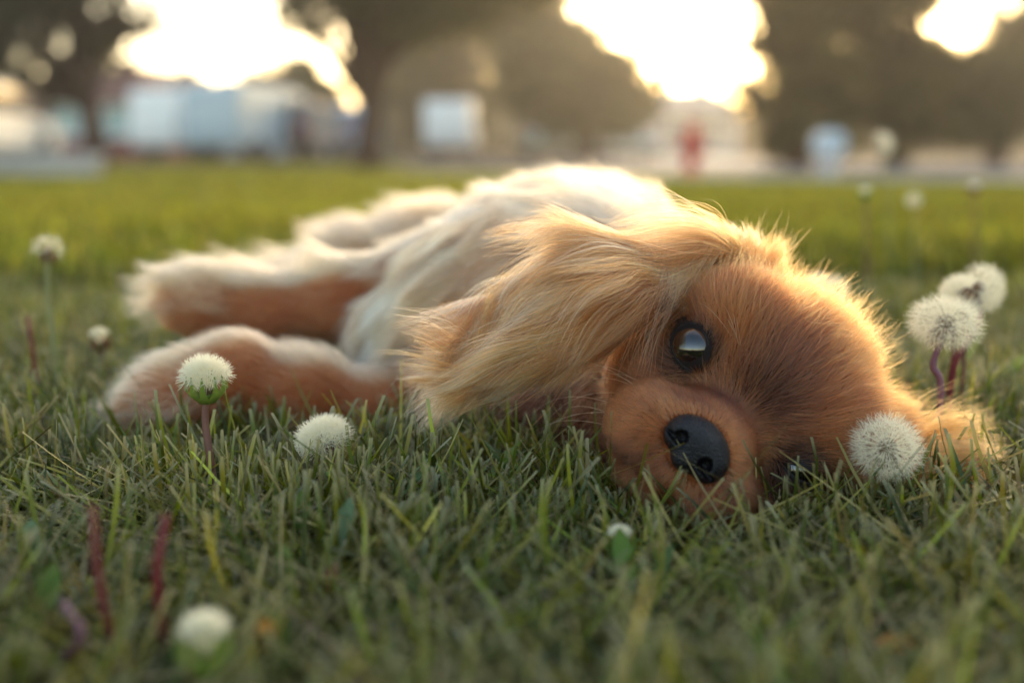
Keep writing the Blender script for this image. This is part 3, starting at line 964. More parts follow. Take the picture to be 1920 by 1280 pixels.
def sample(mask, n):
    w = q_area * mask
    i = rng.choice(len(w), n, p=w / w.sum())
    u, v = rng.uniform(size=(2, n, 1))
    p = lerp(lerp(tri_a[i], tri_b[i], u), lerp(tri_d[i], tri_c[i], u), v)
    return p, grad(p), q_reg[i]

def grow(p, n, flow, length, lift, K=6, wave=.0, wnoise=None, gravity=0.0, keep=.0006, droop=0.6, jitter=.25, follow=1.0):
    """march strands from roots p along flow, lifted off the skin and kept outside it"""
    N = len(p)
    t = nrm(flow - (flow * n).sum(1, keepdims=True) * n + rng.normal(size=(N, 3)) * .02)
    jit = rng.normal(size=(N, 3)) * jitter
    jit -= (jit * n).sum(1, keepdims=True) * n
    d = nrm(nrm(t + jit) * np.cos(lift)[:, None] + n * np.sin(lift)[:, None])
    pts = [p - n * .0004]
    step = (length / (K - 1))[:, None]
    cur = p.copy()
    for k in range(1, K):
        cur = cur + d * step
        g = grad(cur); s = sdf(cur)
        need = keep * (1 + 2.2 * k / K)
        push = np.clip(need - s, 0, .01)
        cur = cur + g * push[:, None]
        pts.append(cur)
        near = smooth(.03, .0, s)[:, None]
        ft = flow - (flow * g).sum(1, keepdims=True) * g * near
        d = d * 1.0 + nrm(ft) * droop * follow + np.array([0, 0, -1.0]) * gravity
        if wnoise is not None: d = d + wnoise(cur) * wave
        d = nrm(d)
    return np.stack(pts, 1)

LOCK = [1.0]      # tone of the lock each strand of the last clump() belongs to
def clump(pts, cell, strength):
    """draw strands towards one guide strand per small patch of skin so that the coat parts into locks"""
    N, K, _ = pts.shape
    root = pts[:, 0]
    q = np.floor((root + NZ2(root) * cell * .6 + NZ3(root) * cell * .3) / cell).astype(np.int64)
    key = q[:, 0] * 73856093 ^ q[:, 1] * 19349663 ^ q[:, 2] * 83492791
    _, first, inv = np.unique(key, return_index=True, return_inverse=True)
    g = pts[first][inv]
    LOCK[0] = np.exp(rng.normal(size=(len(first), 1)) * .40)[inv]
    off = root - g[:, 0]
    t = np.linspace(0, 1, K)[None, :, None]
    tgt = g + off[:, None] * (1 - t * .85)
    w = (strength * rng.uniform(.3, 1, (N, 1, 1))) * t ** .8
    return lerp(pts, tgt, w)

def off_eye(pts, r=1.35):
    """strands that do not hang over an eye"""
    ok = np.ones(len(pts), bool)
    for e, o in zip(EYES, EYE_OUT):
        q = toH(pts.reshape(-1, 3)) - e
        a = q @ o
        d = np.linalg.norm(q - a[:, None] * o, axis=1)
        ok &= ~(((d < r) & (a > 0)).reshape(pts.shape[:2]).any(1))
    return ok

def off_cheek(pts):
    """ear strands that lie behind the front edge of the ear, leaving the cheek bare"""
    q = toH(pts.reshape(-1, 3))
    lim = np.interp(-q[:, 2], [-3.5, -2.0, -.5, 2.6, 4.6, 6.5, 9.5, 13], [0, 4.4, 5.1, 5.2, 4.9, 6.2, 7.5, 8.5])
    return ~((q[:, 0] < lim + .15 * np.sin(q[:, 2] * 9)).reshape(pts.shape[:2]).any(1))

def tinted(col, amt=.22, sat=.06):
    N = len(col)
    v = np.exp(rng.normal(size=(N, 1)) * amt)
    c = col * v * (1 + rng.normal(size=(N, 3)) * sat)
    return np.clip(c, .004, .93)

def eye_keep(p, grow_=.0):
    """roots away from the eye openings and the nose leather"""
    h = toH(p)
    ok = np.ones(len(p), bool)
    for i, (e, o) in enumerate(zip(EYES, EYE_OUT)):
        q = h - e
        ux = nrm(np.cross(np.array([0, 0, 1.0]), o)); uz = np.cross(o, ux)
        if ux[0] * np.sign(e[0]) < 0: ux = -ux
        x, z = q @ ux, q @ uz
        ca, sa = -.93, -.37
        lx, lz = x * ca + z * sa, -x * sa + z * ca
        la, lb = OPEN[i]
        ok &= ~((((lx - .04) / (la + .09 + grow_)) ** 2 + (lz / (lb + .08 + grow_)) ** 2 < 1) & (q @ o > -.2))
    lipz = h[:, 2] + 4.62 + .03 * h[:, 0] ** 2
    ok &= ~((np.abs(lipz) < .10) & (np.abs(h[:, 0]) > .35) & (h[:, 1] > .3))
    q = (h - NC) / [1.36, 1.3, 1.06]
    ok &= np.linalg.norm(q, axis=1) > 1
    return ok

def vis(lo=-.45):
    return (facing > lo).astype(float)

def reg_mask(*names):
    return np.isin(q_reg, [REG.index(x) for x in names]).astype(float)

# face and skull: short coat sweeping back from the nose
def head_flow(p):
    h = toH(p)
    f = h - np.array([0, 4.6, -2.1])
    f = f * [1.0, 1.0, 1.0]
    for e in EYES:      # part round the eyes
        q = h - e; dist = np.linalg.norm(q, axis=1, keepdims=True)
        f = f + q / np.maximum(dist, .3) * np.exp(-(dist / 1.7) ** 2) * 4.0
    return nrm(f) @ HM

def build_fur():
    # -- head
    w = reg_mask('head', 'muzzle') * vis(-.35) * (1 + 1.2 * reg_mask('muzzle'))
    p, n, r = sample(w, 115000)
    ok = eye_keep(p); p, n, r = p[ok], n[ok], r[ok]
    h = toH(p); fl = head_flow(p)
    dn = np.linalg.norm(h - NC, axis=1)
    L = .0040 + .0058 * smooth(1.2, 6.5, dn)
    for e in EYES:
        L = L * (.45 + .55 * smooth(.9, 2.3, np.linalg.norm(h - e, axis=1)))
    L = L * (1 + 1.0 * smooth(3.2, 5.5, h[:, 2])) * rng.uniform(.7, 1.3, len(p))
    lift = np.radians(24 + 10 * smooth(3, 5.5, h[:, 2]) + rng.normal(size=len(p)) * 6)
    fl = fl + NZ2(p) * .22 + NZ3(p) * .12
    pts = grow(p, n, fl, L, lift, K=5, jitter=.16, droop=.25, keep=.0004, wave=.10, wnoise=NZ4)
    pts = clump(pts, .0022, .42)
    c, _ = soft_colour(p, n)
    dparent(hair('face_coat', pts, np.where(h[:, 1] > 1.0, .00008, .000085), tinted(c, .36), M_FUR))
    i = rng.choice(len(p), 9000, replace=False)
    i = i[toH(p[i])[:, 1] < 1.5]
    pts = grow(p[i], n[i], fl[i], L[i] * 1.5, lift[i] * 1.25, K=6, jitter=.25, droop=.2, wave=.2, wnoise=NZ4)
    dparent(hair('face_coat', pts, .000075, tinted(lerp(c[i], C_GOLD, .35), .3), M_FUR))
    # -- wispy top knot and cheek fuzz standing off the skull
    hq = toH(q_cen)
    w = reg_mask('head') * ((hq[:, 2] > 2.8) | (hq[:, 0] < -3.5)) * (hq[:, 1] < .5)
    p, n, r = sample(w, 5200)
    ok = eye_keep(p, .5); p, n, r = p[ok], n[ok], r[ok]
    L = rng.uniform(.010, .023, len(p))
    pts = grow(p, n, head_flow(p) + NZ2(p) * .5, L, np.radians(rng.uniform(32, 68, len(p))), K=7, jitter=.35, droop=.18, wave=.45, wnoise=NZ3)
    pts = clump(pts, .006, .45)
    c, _ = soft_colour(p, n)
    dparent(hair('crown_wisps', pts, .00006, tinted(lerp(c, C_GOLD, .55), .2), M_FUR))
    # -- trunk
    w = reg_mask('torso') * vis(-.55)
    p, n, r = sample(w, 30000)
    rear = nrm(T3 - T1)
    fl = rear[None] * .6 + np.array([-.55, -.25, 0]) + NZ1(p) * .55 + NZ2(p) * .35
    L = rng.uniform(.020, .040, len(p))
    pts = grow(p, n, fl, L, np.radians(rng.uniform(12, 32, len(p))), K=7, jitter=.25, droop=.22, wave=.35, wnoise=NZ2, gravity=.04)
    pts = clump(pts, .013, .74)
    c, _ = soft_colour(p, n)
    dparent(hair('body_coat', pts, .00014, np.clip(tinted(c, .16) * LOCK[0] ** .8, 0, .85), M_FUR))
    # -- chest and neck
    for nm, cnt, l0, l1, st in (('chest', 20000, .022, .046, .68), ('neck', 15000, .010, .022, .5)):
        w = reg_mask(nm) * vis(-.4)
        p, n, r = sample(w, cnt)
        fl = np.array([-.75, -.12, -.5])[None] + NZ1(p) * .4 + NZ2(p) * .3
        L = rng.uniform(l0, l1, len(p))
        pts = grow(p, n, fl, L, np.radians(rng.uniform(12, 34, len(p))), K=8, jitter=.2, droop=.3, wave=.3, wnoise=NZ2, gravity=.08)
        pts = clump(pts, .010, st)
        c, _ = soft_colour(p, n)
        dparent(hair(nm + '_coat', pts, .00013, np.clip(tinted(c, .2) * LOCK[0], 0, .85), M_FUR))
    # -- legs: short coat
    def leg_flow(p, chain):
        best = np.full(len(p), 9.0); fl = np.zeros((len(p), 3))
        for a, b in zip(chain[:-1], chain[1:]):
            ab = b - a; t = np.clip(((p - a) @ ab) / (ab @ ab), 0, 1)
            d = np.linalg.norm(p - a - t[:, None] * ab, axis=1)
            m = d < best; best[m] = d[m]; fl[m] = nrm(ab)
        return fl
    for chain, name, cnt in ((UL, 'upper_leg', 13000), (LL, 'lower_leg', 15000), (HL, 'hind_leg', 9000)):
        w = reg_mask(name) * vis(-.4)
        p, n, r = sample(w, cnt)
        fl = leg_flow(p, chain) + NZ2(p) * .2
        big = 1.8 if name == 'hind_leg' else 1
        L = rng.uniform(.007, .013, len(p)) * big
        pts = grow(p, n, fl, L, np.radians(rng.uniform(12, 30, len(p))), K=5, jitter=.18, droop=.3)
        pts = clump(pts, .005, .4)
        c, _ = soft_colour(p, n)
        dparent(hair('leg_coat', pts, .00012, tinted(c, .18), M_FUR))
    # -- feathering along the backs of the legs and on the paws
    def feather(chain, name, cnt, L0, L1, dirv, tmin, colr, up=.35):
        w = reg_mask(name) * (q_n[:, 2] > up)
        ll = np.array([np.linalg.norm(q_cen - a, axis=1) for a in chain])
        w = w * (ll.argmin(0) >= tmin)
        p, n, r = sample(w, cnt)
        fl = leg_flow(p, chain) * .55 + np.array(dirv)[None] + NZ2(p) * .35
        L = rng.uniform(L0, L1, len(p))
        pts = grow(p, n, fl, L, np.radians(rng.uniform(25, 55, len(p))), K=8, jitter=.22, droop=.25, wave=.3, wnoise=NZ2, gravity=.06)
        pts = clump(pts, .008, .72)
        dparent(hair('leg_feathering', pts, .00012, tinted(np.repeat(colr[None], len(p), 0), .16), M_FUR))
    feather(UL, 'upper_leg', 3000, .016, .040, (-.35, .2, .5), 2, lerp(C_CREAM, C_GOLD, .35), .6)
    feather(UL, 'upper_leg', 1500, .014, .034, (-.7, .0, .25), 4, lerp(C_CREAM, C_GOLD, .5), -.2)
    feather(UL, 'upper_leg', 1500, .010, .024, (-.2, .1, .3), 0, C_CREAM, .8)
    feather(LL, 'lower_leg', 800, .010, .022, (-.45, .25, .30), 2, lerp(C_CREAM, C_GOLD, .5), .8)
    feather(LL, 'lower_leg', 900, .012, .026, (-.8, .05, .25), 4, lerp(C_CREAM, C_GOLD, .5), -.3)
    feather(HL, 'hind_leg', 4200, .020, .045, (-.3, -.1, .35), 1, lerp(C_CREAM, C_GOLD, .25), .1)
    # -- upper ear: long silky locks
    w = reg_mask('upper_ear') * vis(-.75)
    p, n, r = sample(w, 30000)
    base, tipp = EU[0], EU[-1]
    fl0 = nrm(tipp - base)
    along = ((p - base) @ fl0) / np.linalg.norm(tipp - base)
    across = np.cross(fl0, nrm(CAM - EU[2]))
    s_ = ((p - base) @ across) / .035
    fl = fl0[None] + across[None] * (s_ * .02)[:, None] + np.array([0, 0, .10]) + NZ1(p) * .32 + NZ2(p) * .24
    okf = (n @ fl0) > -.5
    p, n, fl, along, s_ = p[okf], n[okf], fl[okf], along[okf], s_[okf]
    sh = rng.permutation(len(p)); p, n, fl, along, s_ = p[sh], n[sh], fl[sh], along[sh], s_[sh]
    L = rng.uniform(.034, .078, len(p)) * (1 - .38 * np.clip(along, 0, 1)) * (1 - .35 * smooth(.2, 1.0, -np.sign(across[2]) * -s_)) 
    c, _ = soft_colour(p, n)
    nh = len(p) // 2
    for lo, hi, a0, a1, cell, st, rad_, mix, wv in ((0, nh, 3, 10, .006, .6, .00010, 0.0, .14), (nh, len(p), 6, 22, .0080, .90, .00009, .75, .34)):
        q = slice(lo, hi)
        pts = grow(p[q], n[q], fl[q] + NZ1(p[q] * 1.3) * (.18 if lo else 0), L[q] * (1.25 if lo else .8), np.radians(rng.uniform(a0, a1, hi - lo)), K=11, jitter=.07, droop=.10, wave=wv, wnoise=NZW, gravity=.012, keep=.0008)
        pts = clump(pts, cell, st)
        ke = off_eye(pts) & (off_cheek(pts) | (rng.uniform(size=len(pts)) < .015)); pts = pts[ke]; LOCK[0] = LOCK[0][ke]
        lock = NZ3(p[q])[:, 1] * .5 + .5
        cc = lerp(c[q], C_RUBY * .8, .6 if not lo else .0)
        cc = lerp(cc, C_CREAM, (mix * smooth(.4, .85, lock))[:, None]); cc = lerp(cc, C_ORANGE, (.6 * smooth(.5, .15, lock))[:, None])
        dparent(hair('ear_fur', pts, rad_, tinted(cc[ke], .2) * LOCK[0], M_FUR))
    # loose pale strands over the ear root, falling towards the cheek and the neck
    w = reg_mask('upper_ear') * (np.linalg.norm(q_cen - EU[0], axis=1) < .045) * vis(-.6)
    p, n, r = sample(w, 2600)
    okf = (n @ fl0) > -.35
    p, n = p[okf], n[okf]
    fl = fl0[None] * .8 + _u[None] * rng.normal(.0, .30, (len(p), 1)) + NZ2(p) * .45
    L = rng.uniform(.028, .066, len(p))
    pts = grow(p, n, fl, L, np.radians(rng.uniform(8, 38, len(p))), K=12, jitter=.3, droop=.12, wave=.30, wnoise=NZ1, gravity=.13, keep=.0012)
    pts = clump(pts, .005, .6)
    pts = pts[off_eye(pts, 1.0) & (off_cheek(pts) | (rng.uniform(size=len(pts)) < .30))]
    dparent(hair('ear_fur', pts, .00009, tinted(np.repeat(lerp(C_GOLD, C_CREAM, .4)[None], len(pts), 0), .2), M_FUR))
    # tuft that stands up behind the ear root
    c0 = H(5.4, -6.2, 3.4)
    d0 = np.linalg.norm(q_cen - c0, axis=1)
    p, n, r = sample((d0 < .05) * np.exp(-(d0 / .025) ** 2), 2600)
    fl = np.array([-.35, .25, .45])[None] + rng.normal(size=(len(p), 3)) * .35 + NZ2(p) * .6
    L = rng.uniform(.006, .012, len(p)) * np.where(rng.uniform(size=len(p)) > .97, 1.6, 1)
    pts = grow(p, n, fl, L, np.radians(rng.uniform(20, 60, len(p))), K=9, jitter=.3, droop=.15, wave=.4, wnoise=NZ2, gravity=.06)
    pts = clump(pts, .006, .6)
    dparent(hair('ear_tuft', pts, .00010, tinted(np.repeat(lerp(C_GOLD, C_CREAM, .3)[None], len(p), 0), .18), M_FUR))
    # -- lower ear spread on the grass
    w = reg_mask('lower_ear') * vis(-.8)
    p, n, r = sample(w, 6500)
    fl = np.array([.85, .1, .18])[None] + NZ2(p) * .55
    L = rng.uniform(.018, .048, len(p))
    pts = grow(p, n, fl, L, np.radians(rng.uniform(10, 40, len(p))), K=9, jitter=.25, droop=.2, wave=.45, wnoise=NZ2, gravity=.05)
    pts = clump(pts, .006, .65)
    dparent(hair('ear_fur', pts, .00011, tinted(np.repeat(lerp(C_ORANGE, C_GOLD, .6)[None], len(p), 0), .2), M_FUR))
    # -- whiskers and brow hairs
    roots, dirs, lens = [], [], []
    for k in range(10):
        x, z = 2.3 + rng.uniform(-.3, .5), -2.6 - rng.uniform(0, 1.8)
        roots.append(H(x + .3, 1.6 + rng.uniform(-.6, .8), z)); dirs.append((rng.uniform(.5, 1.0) * HX - rng.uniform(.25, .7) * HZ - .55 * HY)); lens.append(rng.uniform(.025, .052))
    for k in range(5):
        roots.append(H(2.3 + rng.uniform(-.4, .4), 1.1, 1.5)); dirs.append(.7 * HX + .5 * HZ + rng.normal(size=3) * .4 + .3 * HY); lens.append(rng.uniform(.012, .03))
    p = np.array(roots); p = p - sdf(p)[:, None] * grad(p)
    t = np.linspace(0, 1, 10)[None, :, None]
    D = nrm(np.array(dirs)); Ls = np.array(lens)[:, None, None]
    pts = p[:, None] + D[:, None] * Ls * t + np.array([0, 0, -1.0]) * Ls * .35 * t ** 2 + grad(p)[:, None] * .006 * np.sin(t * 2.2)
    dparent(hair('whiskers', pts, .00007, np.repeat(np.array([[.75, .66, .55]]), len(p), 0), M_FUR))
build_fur()

# ================================================================== grass
def blades(name, base, length, width, az, lean, bend, col, S=5, fold=0.0, tipw=.55, droop=None, tipcol=None, matr=None, twist=None):
    """ribbons: base (N,3); lean = angle from vertical at the foot, bend = extra angle along the blade"""
    N = len(base)
    t = np.linspace(0, 1, S)
    dirh = np.stack([np.cos(az), np.sin(az), np.zeros(N)], -1)
    cur = base.copy(); pts = [cur]
    for k in range(1, S):
        a = lean + bend * (t[k] - .5 / (S - 1)) 
        d = dirh * np.sin(a)[:, None] + np.array([0, 0, 1.0]) * np.cos(a)[:, None]
        cur = cur + d * (length / (S - 1))[:, None]
        cur[:, 2] = np.maximum(cur[:, 2], base[:, 2] + .0015)
        pts.append(cur)
    pts = np.stack(pts, 1)
    tw = (np.zeros(N) if twist is None else twist)[:, None] * t[None] + rng.uniform(0, 6.28, N)[:, None] * 0 
    sidea = az[:, None] + math.pi / 2 + tw
    side = np.stack([np.cos(sidea), np.sin(sidea), np.zeros_like(sidea)], -1)
    prof = np.where(t < .25, .7 + 1.2 * t, 1 - (1 - tipw) * ((t - .25) / .75) ** 1.6)
    w = width[:, None] * prof[None] * .5
    L = pts - side * w[..., None]; R = pts + side * w[..., None]
    V = np.stack([L, R], 2)                      # N,S,2,3
    idx = np.arange(N * S * 2).reshape(N, S, 2)
    Fc = np.stack([idx[:, :-1, 0], idx[:, :-1, 1], idx[:, 1:, 1], idx[:, 1:, 0]], -1).reshape(-1, 4)
    C = np.repeat(col[:, None, :], S, 1)
    if tipcol is not None:
        C = C.copy(); C[:, -1] = lerp(C[:, -1], tipcol, .7)
    C = C * (.75 + .3 * t)[None, :, None] if False else C
    C = np.repeat(C[:, :, None], 2, 2).reshape(-1, 3)
    o = np_mesh(name, V.reshape(-1, 3), Fc, matr or M_GRASS, None, C, True)
    return o, pts

G1 = np.array([.058, .080, .012]); G2 = np.array([.160, .165, .020]); G3 = np.array([.068, .100, .034]); GY = np.array([.20, .17, .035]); GS = np.array([.19, .15, .075])
def grass_colour(n, straw=.1, yellow=.1, p=None):
    c = lerp(G1, G2, rng.uniform(0, 1, (n, 1)))
    k = rng.uniform(size=n)
    c = np.where((k < .22)[:, None], lerp(G3, G1, rng.uniform(0, 1, (n, 1))), c)
    k = rng.uniform(size=n)
    c = np.where((k < yellow)[:, None], lerp(c, GY, rng.uniform(.4, 1, (n, 1))), c)
    c = np.where((k > 1 - straw)[:, None], lerp(GY, GS, rng.uniform(.3, 1, (n, 1))), c)
    return c * np.exp(rng.normal(size=(n, 1)) * .48)

patch = NoiseField(21, 2, 9.0); patch2 = NoiseField(22, 2, 2.2)
def scatter(n, y0, y1, margin=.12, power=1.0):
    y = y0 + (y1 - y0) * rng.uniform(size=n) ** power
    hw = y * .47 + margin
    x = rng.uniform(-1, 1, n) * hw
    return np.column_stack([x, y, terrain(x, y)])

def vivid(b):
    """brighter, yellower tint with distance: backlight on the far lawn painted in"""
    w = smooth(.55, 3.0, b[:, 1] + .35 * patch2(b)[:, 1])[:, None]  # share of painted backlight, growing with distance
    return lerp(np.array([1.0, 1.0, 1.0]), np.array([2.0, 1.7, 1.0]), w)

def clear_of_dog(base, top, marg=.002):
    ok = np.ones(len(base), bool)
    for f in (.15, .45, .75, 1.0):
        ok &= sdf(lerp(base, top, f)) > marg
    return ok

def lawn():
    # upright, cut blades and longer leaning ones
    for nm, n, y0, y1, L0, L1, w0, w1, l0, l1, st, lab in (
            ('short', 27000, .185, .62, .016, .040, .0008, .0019, 0, .6, .13, 'short mown grass around the lying dog'),
            ('long', 19000, .185, .70, .036, .085, .0009, .0026, .40, 1.38, .15, 'longer leaning grass blades around the lying dog'),
            ('mid', 30000, .60, 1.5, .020, .048, .0016, .0034, 0, .9, .06, 'soft green grass behind the lying dog')):
        b = scatter(n, y0, y1)
        den = patch(b * 2.0)[:, 0]
        b = b[rng.uniform(size=len(b)) < .72 + .6 * den]
        n = len(b)
        tall = .85 + .5 * patch(b * 1.7)[:, 1]
        L = rng.uniform(L0, L1, n) * tall
        az = rng.uniform(0, 6.28, n)
        lean = rng.uniform(l0, l1, n) + np.abs(rng.normal(size=n)) * .12
        bend = rng.normal(size=n) * .45 + .1
        zt = np.cos(lean) * L
        L = np.where(zt > .043, L * .043 / np.maximum(zt, 1e-4), L) if nm == 'long' else L
        top = b + np.column_stack([np.cos(az) * np.sin(lean) * L, np.sin(az) * np.sin(lean) * L, np.cos(lean) * L])
        ok = clear_of_dog(b, top) & ((top[:, 1] > .20) | (top[:, 2] < .03))
        b, L, az, lean, bend = b[ok], L[ok], az[ok], lean[ok], bend[ok]; n = len(b)
        W = rng.uniform(w0, w1, n)
        o, _ = blades('grass', b, L, W, az, lean, bend, grass_colour(n, st, .22) * vivid(b), 7 if nm == 'long' else 5, tipcol=np.array([.34, .32, .20]), twist=rng.normal(size=n) * .9, tipw=.6)
        tag(o, lab, 'grass', kind='stuff')
    # thatch: dry and green blades lying across each other
    n = 17000
    b = scatter(n, .19, .95); b[:, 2] += rng.uniform(.001, .016, n)
    az = rng.uniform(0, 6.28, n); L = rng.uniform(.03, .085, n)
    lean = rng.uniform(1.15, 1.6, n); bend = rng.normal(size=n) * .3
    top = b + np.column_stack([np.cos(az) * L, np.sin(az) * L, np.full(n, .0)])
    ok = clear_of_dog(b, top, .001)
    b, L, az, lean, bend = b[ok], L[ok], az[ok], lean[ok], bend[ok]; n = len(b)
    o, _ = blades('thatch', b, L, rng.uniform(.0008, .0022, n), az, lean, bend, grass_colour(n, .42, .15), 5, tipw=.4, twist=rng.normal(size=n))
    tag(o, 'dry straw thatch lying tangled under the grass', 'thatch', kind='stuff')
    # lawn running back to the road
    n = 120000
    b = scatter(n, 1.4, 7.0, .4, 1.25)
    L = rng.uniform(.025, .055, n); az = rng.uniform(0, 6.28, n)
    tone = (1 + .35 * patch2(b)[:, :1])
    o, _ = blades('grass', b, L, rng.uniform(.004, .008, n), az, np.abs(rng.normal(size=n)) * .35, rng.normal(size=n) * .4, grass_colour(n, .05, .14) * tone * vivid(b), 3, tipw=.3)
    tag(o, 'blurred green lawn further behind the dog', 'grass', kind='stuff')
    n = 130000
    b = scatter(n, 6.5, 30.0, 1.0, 1.2)
    # none on the paved strips
    x, y = b[:, 0], b[:, 1]
    edge = np.interp(x, [-2.2, 1.8, 5.0, 14], [18.5, 13.2, 11.4, 11.2], left=26.5)
    ok = y < edge - .05
    b = b[ok]; n = len(b)
    tone = (1 + .3 * patch2(b * .4)[:, :1])
    o, _ = blades('grass', b, rng.uniform(.035, .07, n), rng.uniform(.012, .03, n), rng.uniform(0, 6.28, n), np.abs(rng.normal(size=n)) * .4, rng.normal(size=n) * .4, grass_colour(n, .03, .16) * tone * vivid(b), 3, tipw=.3)
    tag(o, 'far lawn reaching to the road and trees', 'grass', kind='stuff')
lawn()

# ================================================================== dandelions and weeds
M_STEM = mat_leaf('dandelion_stem', srgb(120, 82, 70), .2, .5)
M_STEMR = mat_leaf('red_stem', srgb(120, 44, 48), .2, .5)
M_STEMP = mat_leaf('purple_stem', srgb(128, 84, 98), .2, .5)
M_STEMG = mat_leaf('green_stem', srgb(140, 140, 92), .25, .5)
M_BRACT = mat_leaf('green_bracts', srgb(120, 140, 60), .3, .5)
M_BRACTB = mat_leaf('brown_bracts', srgb(110, 80, 58), .2, .7)
M_SEED = mat('seed_brown', srgb(120, 90, 62), .7)
M_PAP = mat_leaf('pappus_down', srgb(240, 232, 212), .5, .6, .1)
STEMG = 'dandelion stems in the lawn'
def path(pts, n=14):
    """smooth curve through a few points"""
    P_ = [np.asarray(p, float) for p in pts]
    P_ = [2 * P_[0] - P_[1]] + P_ + [2 * P_[-1] - P_[-2]]
    out = []
    for i in range(1, len(P_) - 2):
        for t in np.linspace(0, 1, n, endpoint=False):
            a, b, c, d = P_[i - 1:i + 3]
            out.append(.5 * (2 * b + (c - a) * t + (2 * a - 5 * b + 4 * c - d) * t * t + (3 * b - a - 3 * c + d) * t ** 3))
    out.append(P_[-2])
    return out

def dandelion(stem_pts, rad, axis, label, name='dandelion_clock', spread=2.75, nseed=120, stem_m=None, stem_r=.0011, bract=None, fil=15, miss=None, cup=0.0, seed=0, sq=1.0, group=None):
    """stem_pts from the soil to the head centre; spread = half-angle of the pappus ball"""
    rg = np.random.default_rng(100 + seed)
    pts = path(stem_pts)
    base = np.array(pts[0]); cen = np.array(pts[-1])
    r = empty(name, base)
    inv = Matrix.Translation(-Vector(base))
    def own(o):
        o.parent = r; o.matrix_parent_inverse = inv; return o
    ax = nrm(np.asarray(axis, float))
    n_ = len(pts)
    own(MB().tube(pts, [stem_r * (1.25 - .35 * i / n_) for i in range(n_)], 8).build('stem', stem_m or M_STEM, None, True))
    u = nrm(np.cross(ax, [.3, .2, .9])); v = np.cross(ax, u)
    rr = max(.0028, rad * .17)
    # receptacle
    m = MB(); pr = []
    for k in range(7):
        a = math.pi * k / 6
        pr.append((rr * math.sin(a) + 1e-5, -rr * .7 * math.cos(a)))
    vs_, fs = [], []
    for q, h in pr:
        for k in range(12):
            a = 2 * math.pi * k / 12
            vs_.append(cen + ax * h + (u * math.cos(a) + v * math.sin(a)) * q)
    for i in range(6):
        for k in range(12): fs.append((i * 12 + k, i * 12 + (k + 1) % 12, (i + 1) * 12 + (k + 1) % 12, (i + 1) * 12 + k))
    own(m.add(vs_, fs).build('receptacle', M_SEED if cup == 0 else M_BRACT, None, True))
    # bracts: reflexed below, or a closed cup round a half-open head
    bl = rad * (.62 if cup == 0 else cup)
    V, Fc = [], []
    for k in range(13):
        a = 2 * math.pi * k / 13 + rg.normal() * .1
        d = u * math.cos(a) + v * math.sin(a); sd = -u * math.sin(a) + v * math.cos(a)
        for j in range(5):
            t = j / 4
            if cup == 0: c_ = cen - ax * (rr * .7 + bl * .75 * t * t) + d * (rr * .9 + bl * .35 * math.sin(t * 2.2))
            else: c_ = cen + ax * (-rr + bl * t) + d * (rr * .9 + rad * .50 * math.sin(min(1, t * 1.25) * 2.0))
            w = rr * (.42 if cup == 0 else .75) * (1 - t * .85)
            V += [c_ - sd * w, c_ + sd * w]
        o = k * 10
        Fc += [(o + 2 * j, o + 2 * j + 1, o + 2 * j + 3, o + 2 * j + 2) for j in range(4)]
    own(np_mesh('bracts', V, Fc, bract or (M_BRACTB if cup == 0 else M_BRACT), None, None, True))
    # seeds with their parachutes
    i = np.arange(nseed) + .5
    cosm = math.cos(spread)
    ct = 1 - (1 - cosm) * i / nseed; ph = i * 2.39996
    st = np.sqrt(np.maximum(0, 1 - ct * ct))
    D = ct[:, None] * ax + st[:, None] * (np.cos(ph)[:, None] * u + np.sin(ph)[:, None] * v)
    D = nrm(D + rg.normal(size=D.shape) * .06)
    if miss is not None:
        D = D[(D @ nrm(np.asarray(miss, float))) < .25]
    if len(D) == 0: return r
    n = len(D)
    scale = rg.uniform(.9, 1.06, (n, 1))
    sqz = np.eye(3) - (1 - sq) * np.outer(ax, ax)
    cen_ = cen + ax * (rad * .45 if cup else 0)
    hub = cen_ + (D * rad * .62 * scale) @ sqz
    root = cen + D * rr * .8
    t = np.linspace(0, 1, 3)[None, :, None]
    beak = lerp(root[:, None], hub[:, None], t)
    own(hair('seed_beaks', beak, .00010, np.repeat(np.array([[.55, .48, .36]]), n, 0), M_PAP, None, 1.0))
    sd = lerp(root[:, None], lerp(root, hub, .28)[:, None], t)
    own(hair('seeds', sd, .00038, np.repeat(np.array([[.25, .17, .10]]), n, 0), M_SEED, None, .3))
    a1 = nrm(np.cross(D, rg.normal(size=(n, 3)))); a2 = np.cross(D, a1)
    f = np.arange(fil) / fil * 2 * math.pi
    fd = (np.cos(f)[None, :, None] * a1[:, None] + np.sin(f)[None, :, None] * a2[:, None])
    el = rg.uniform(.42, .95, (n, fil, 1))
    fd = nrm(fd * np.cos(el) + D[:, None] * np.sin(el) + rg.normal(size=fd.shape) * .12)
    fl = rad * .43 * rg.uniform(.8, 1.12, (n, fil, 1))
    tip = hub[:, None] + (fd * fl) @ sqz
    midp = hub[:, None] + (fd * fl * .5 - D[:, None] * rad * .02) @ sqz
    Pp = np.stack([np.repeat(hub[:, None], fil, 1), midp, tip], 2).reshape(-1, 3, 3)
    own(hair('pappus', Pp, .000055 if rad > .014 else .00008, np.repeat(np.array([[.86, .82, .72]]), len(Pp), 0), M_PAP, None, .4))
    tag(r, label, 'dandelion', group)
    return r

def gp(px, py, z=0.0):
    """where the view through a pixel meets the height z"""
    d = FWD + RT * (px - 960) / F - UP * (py - 640) / F
    return CAM + d * ((z - CAM[2]) / d[2])
def root(px, dep):
    q = P(px, 640, dep); return np.array([q[0], q[1], 0.0])

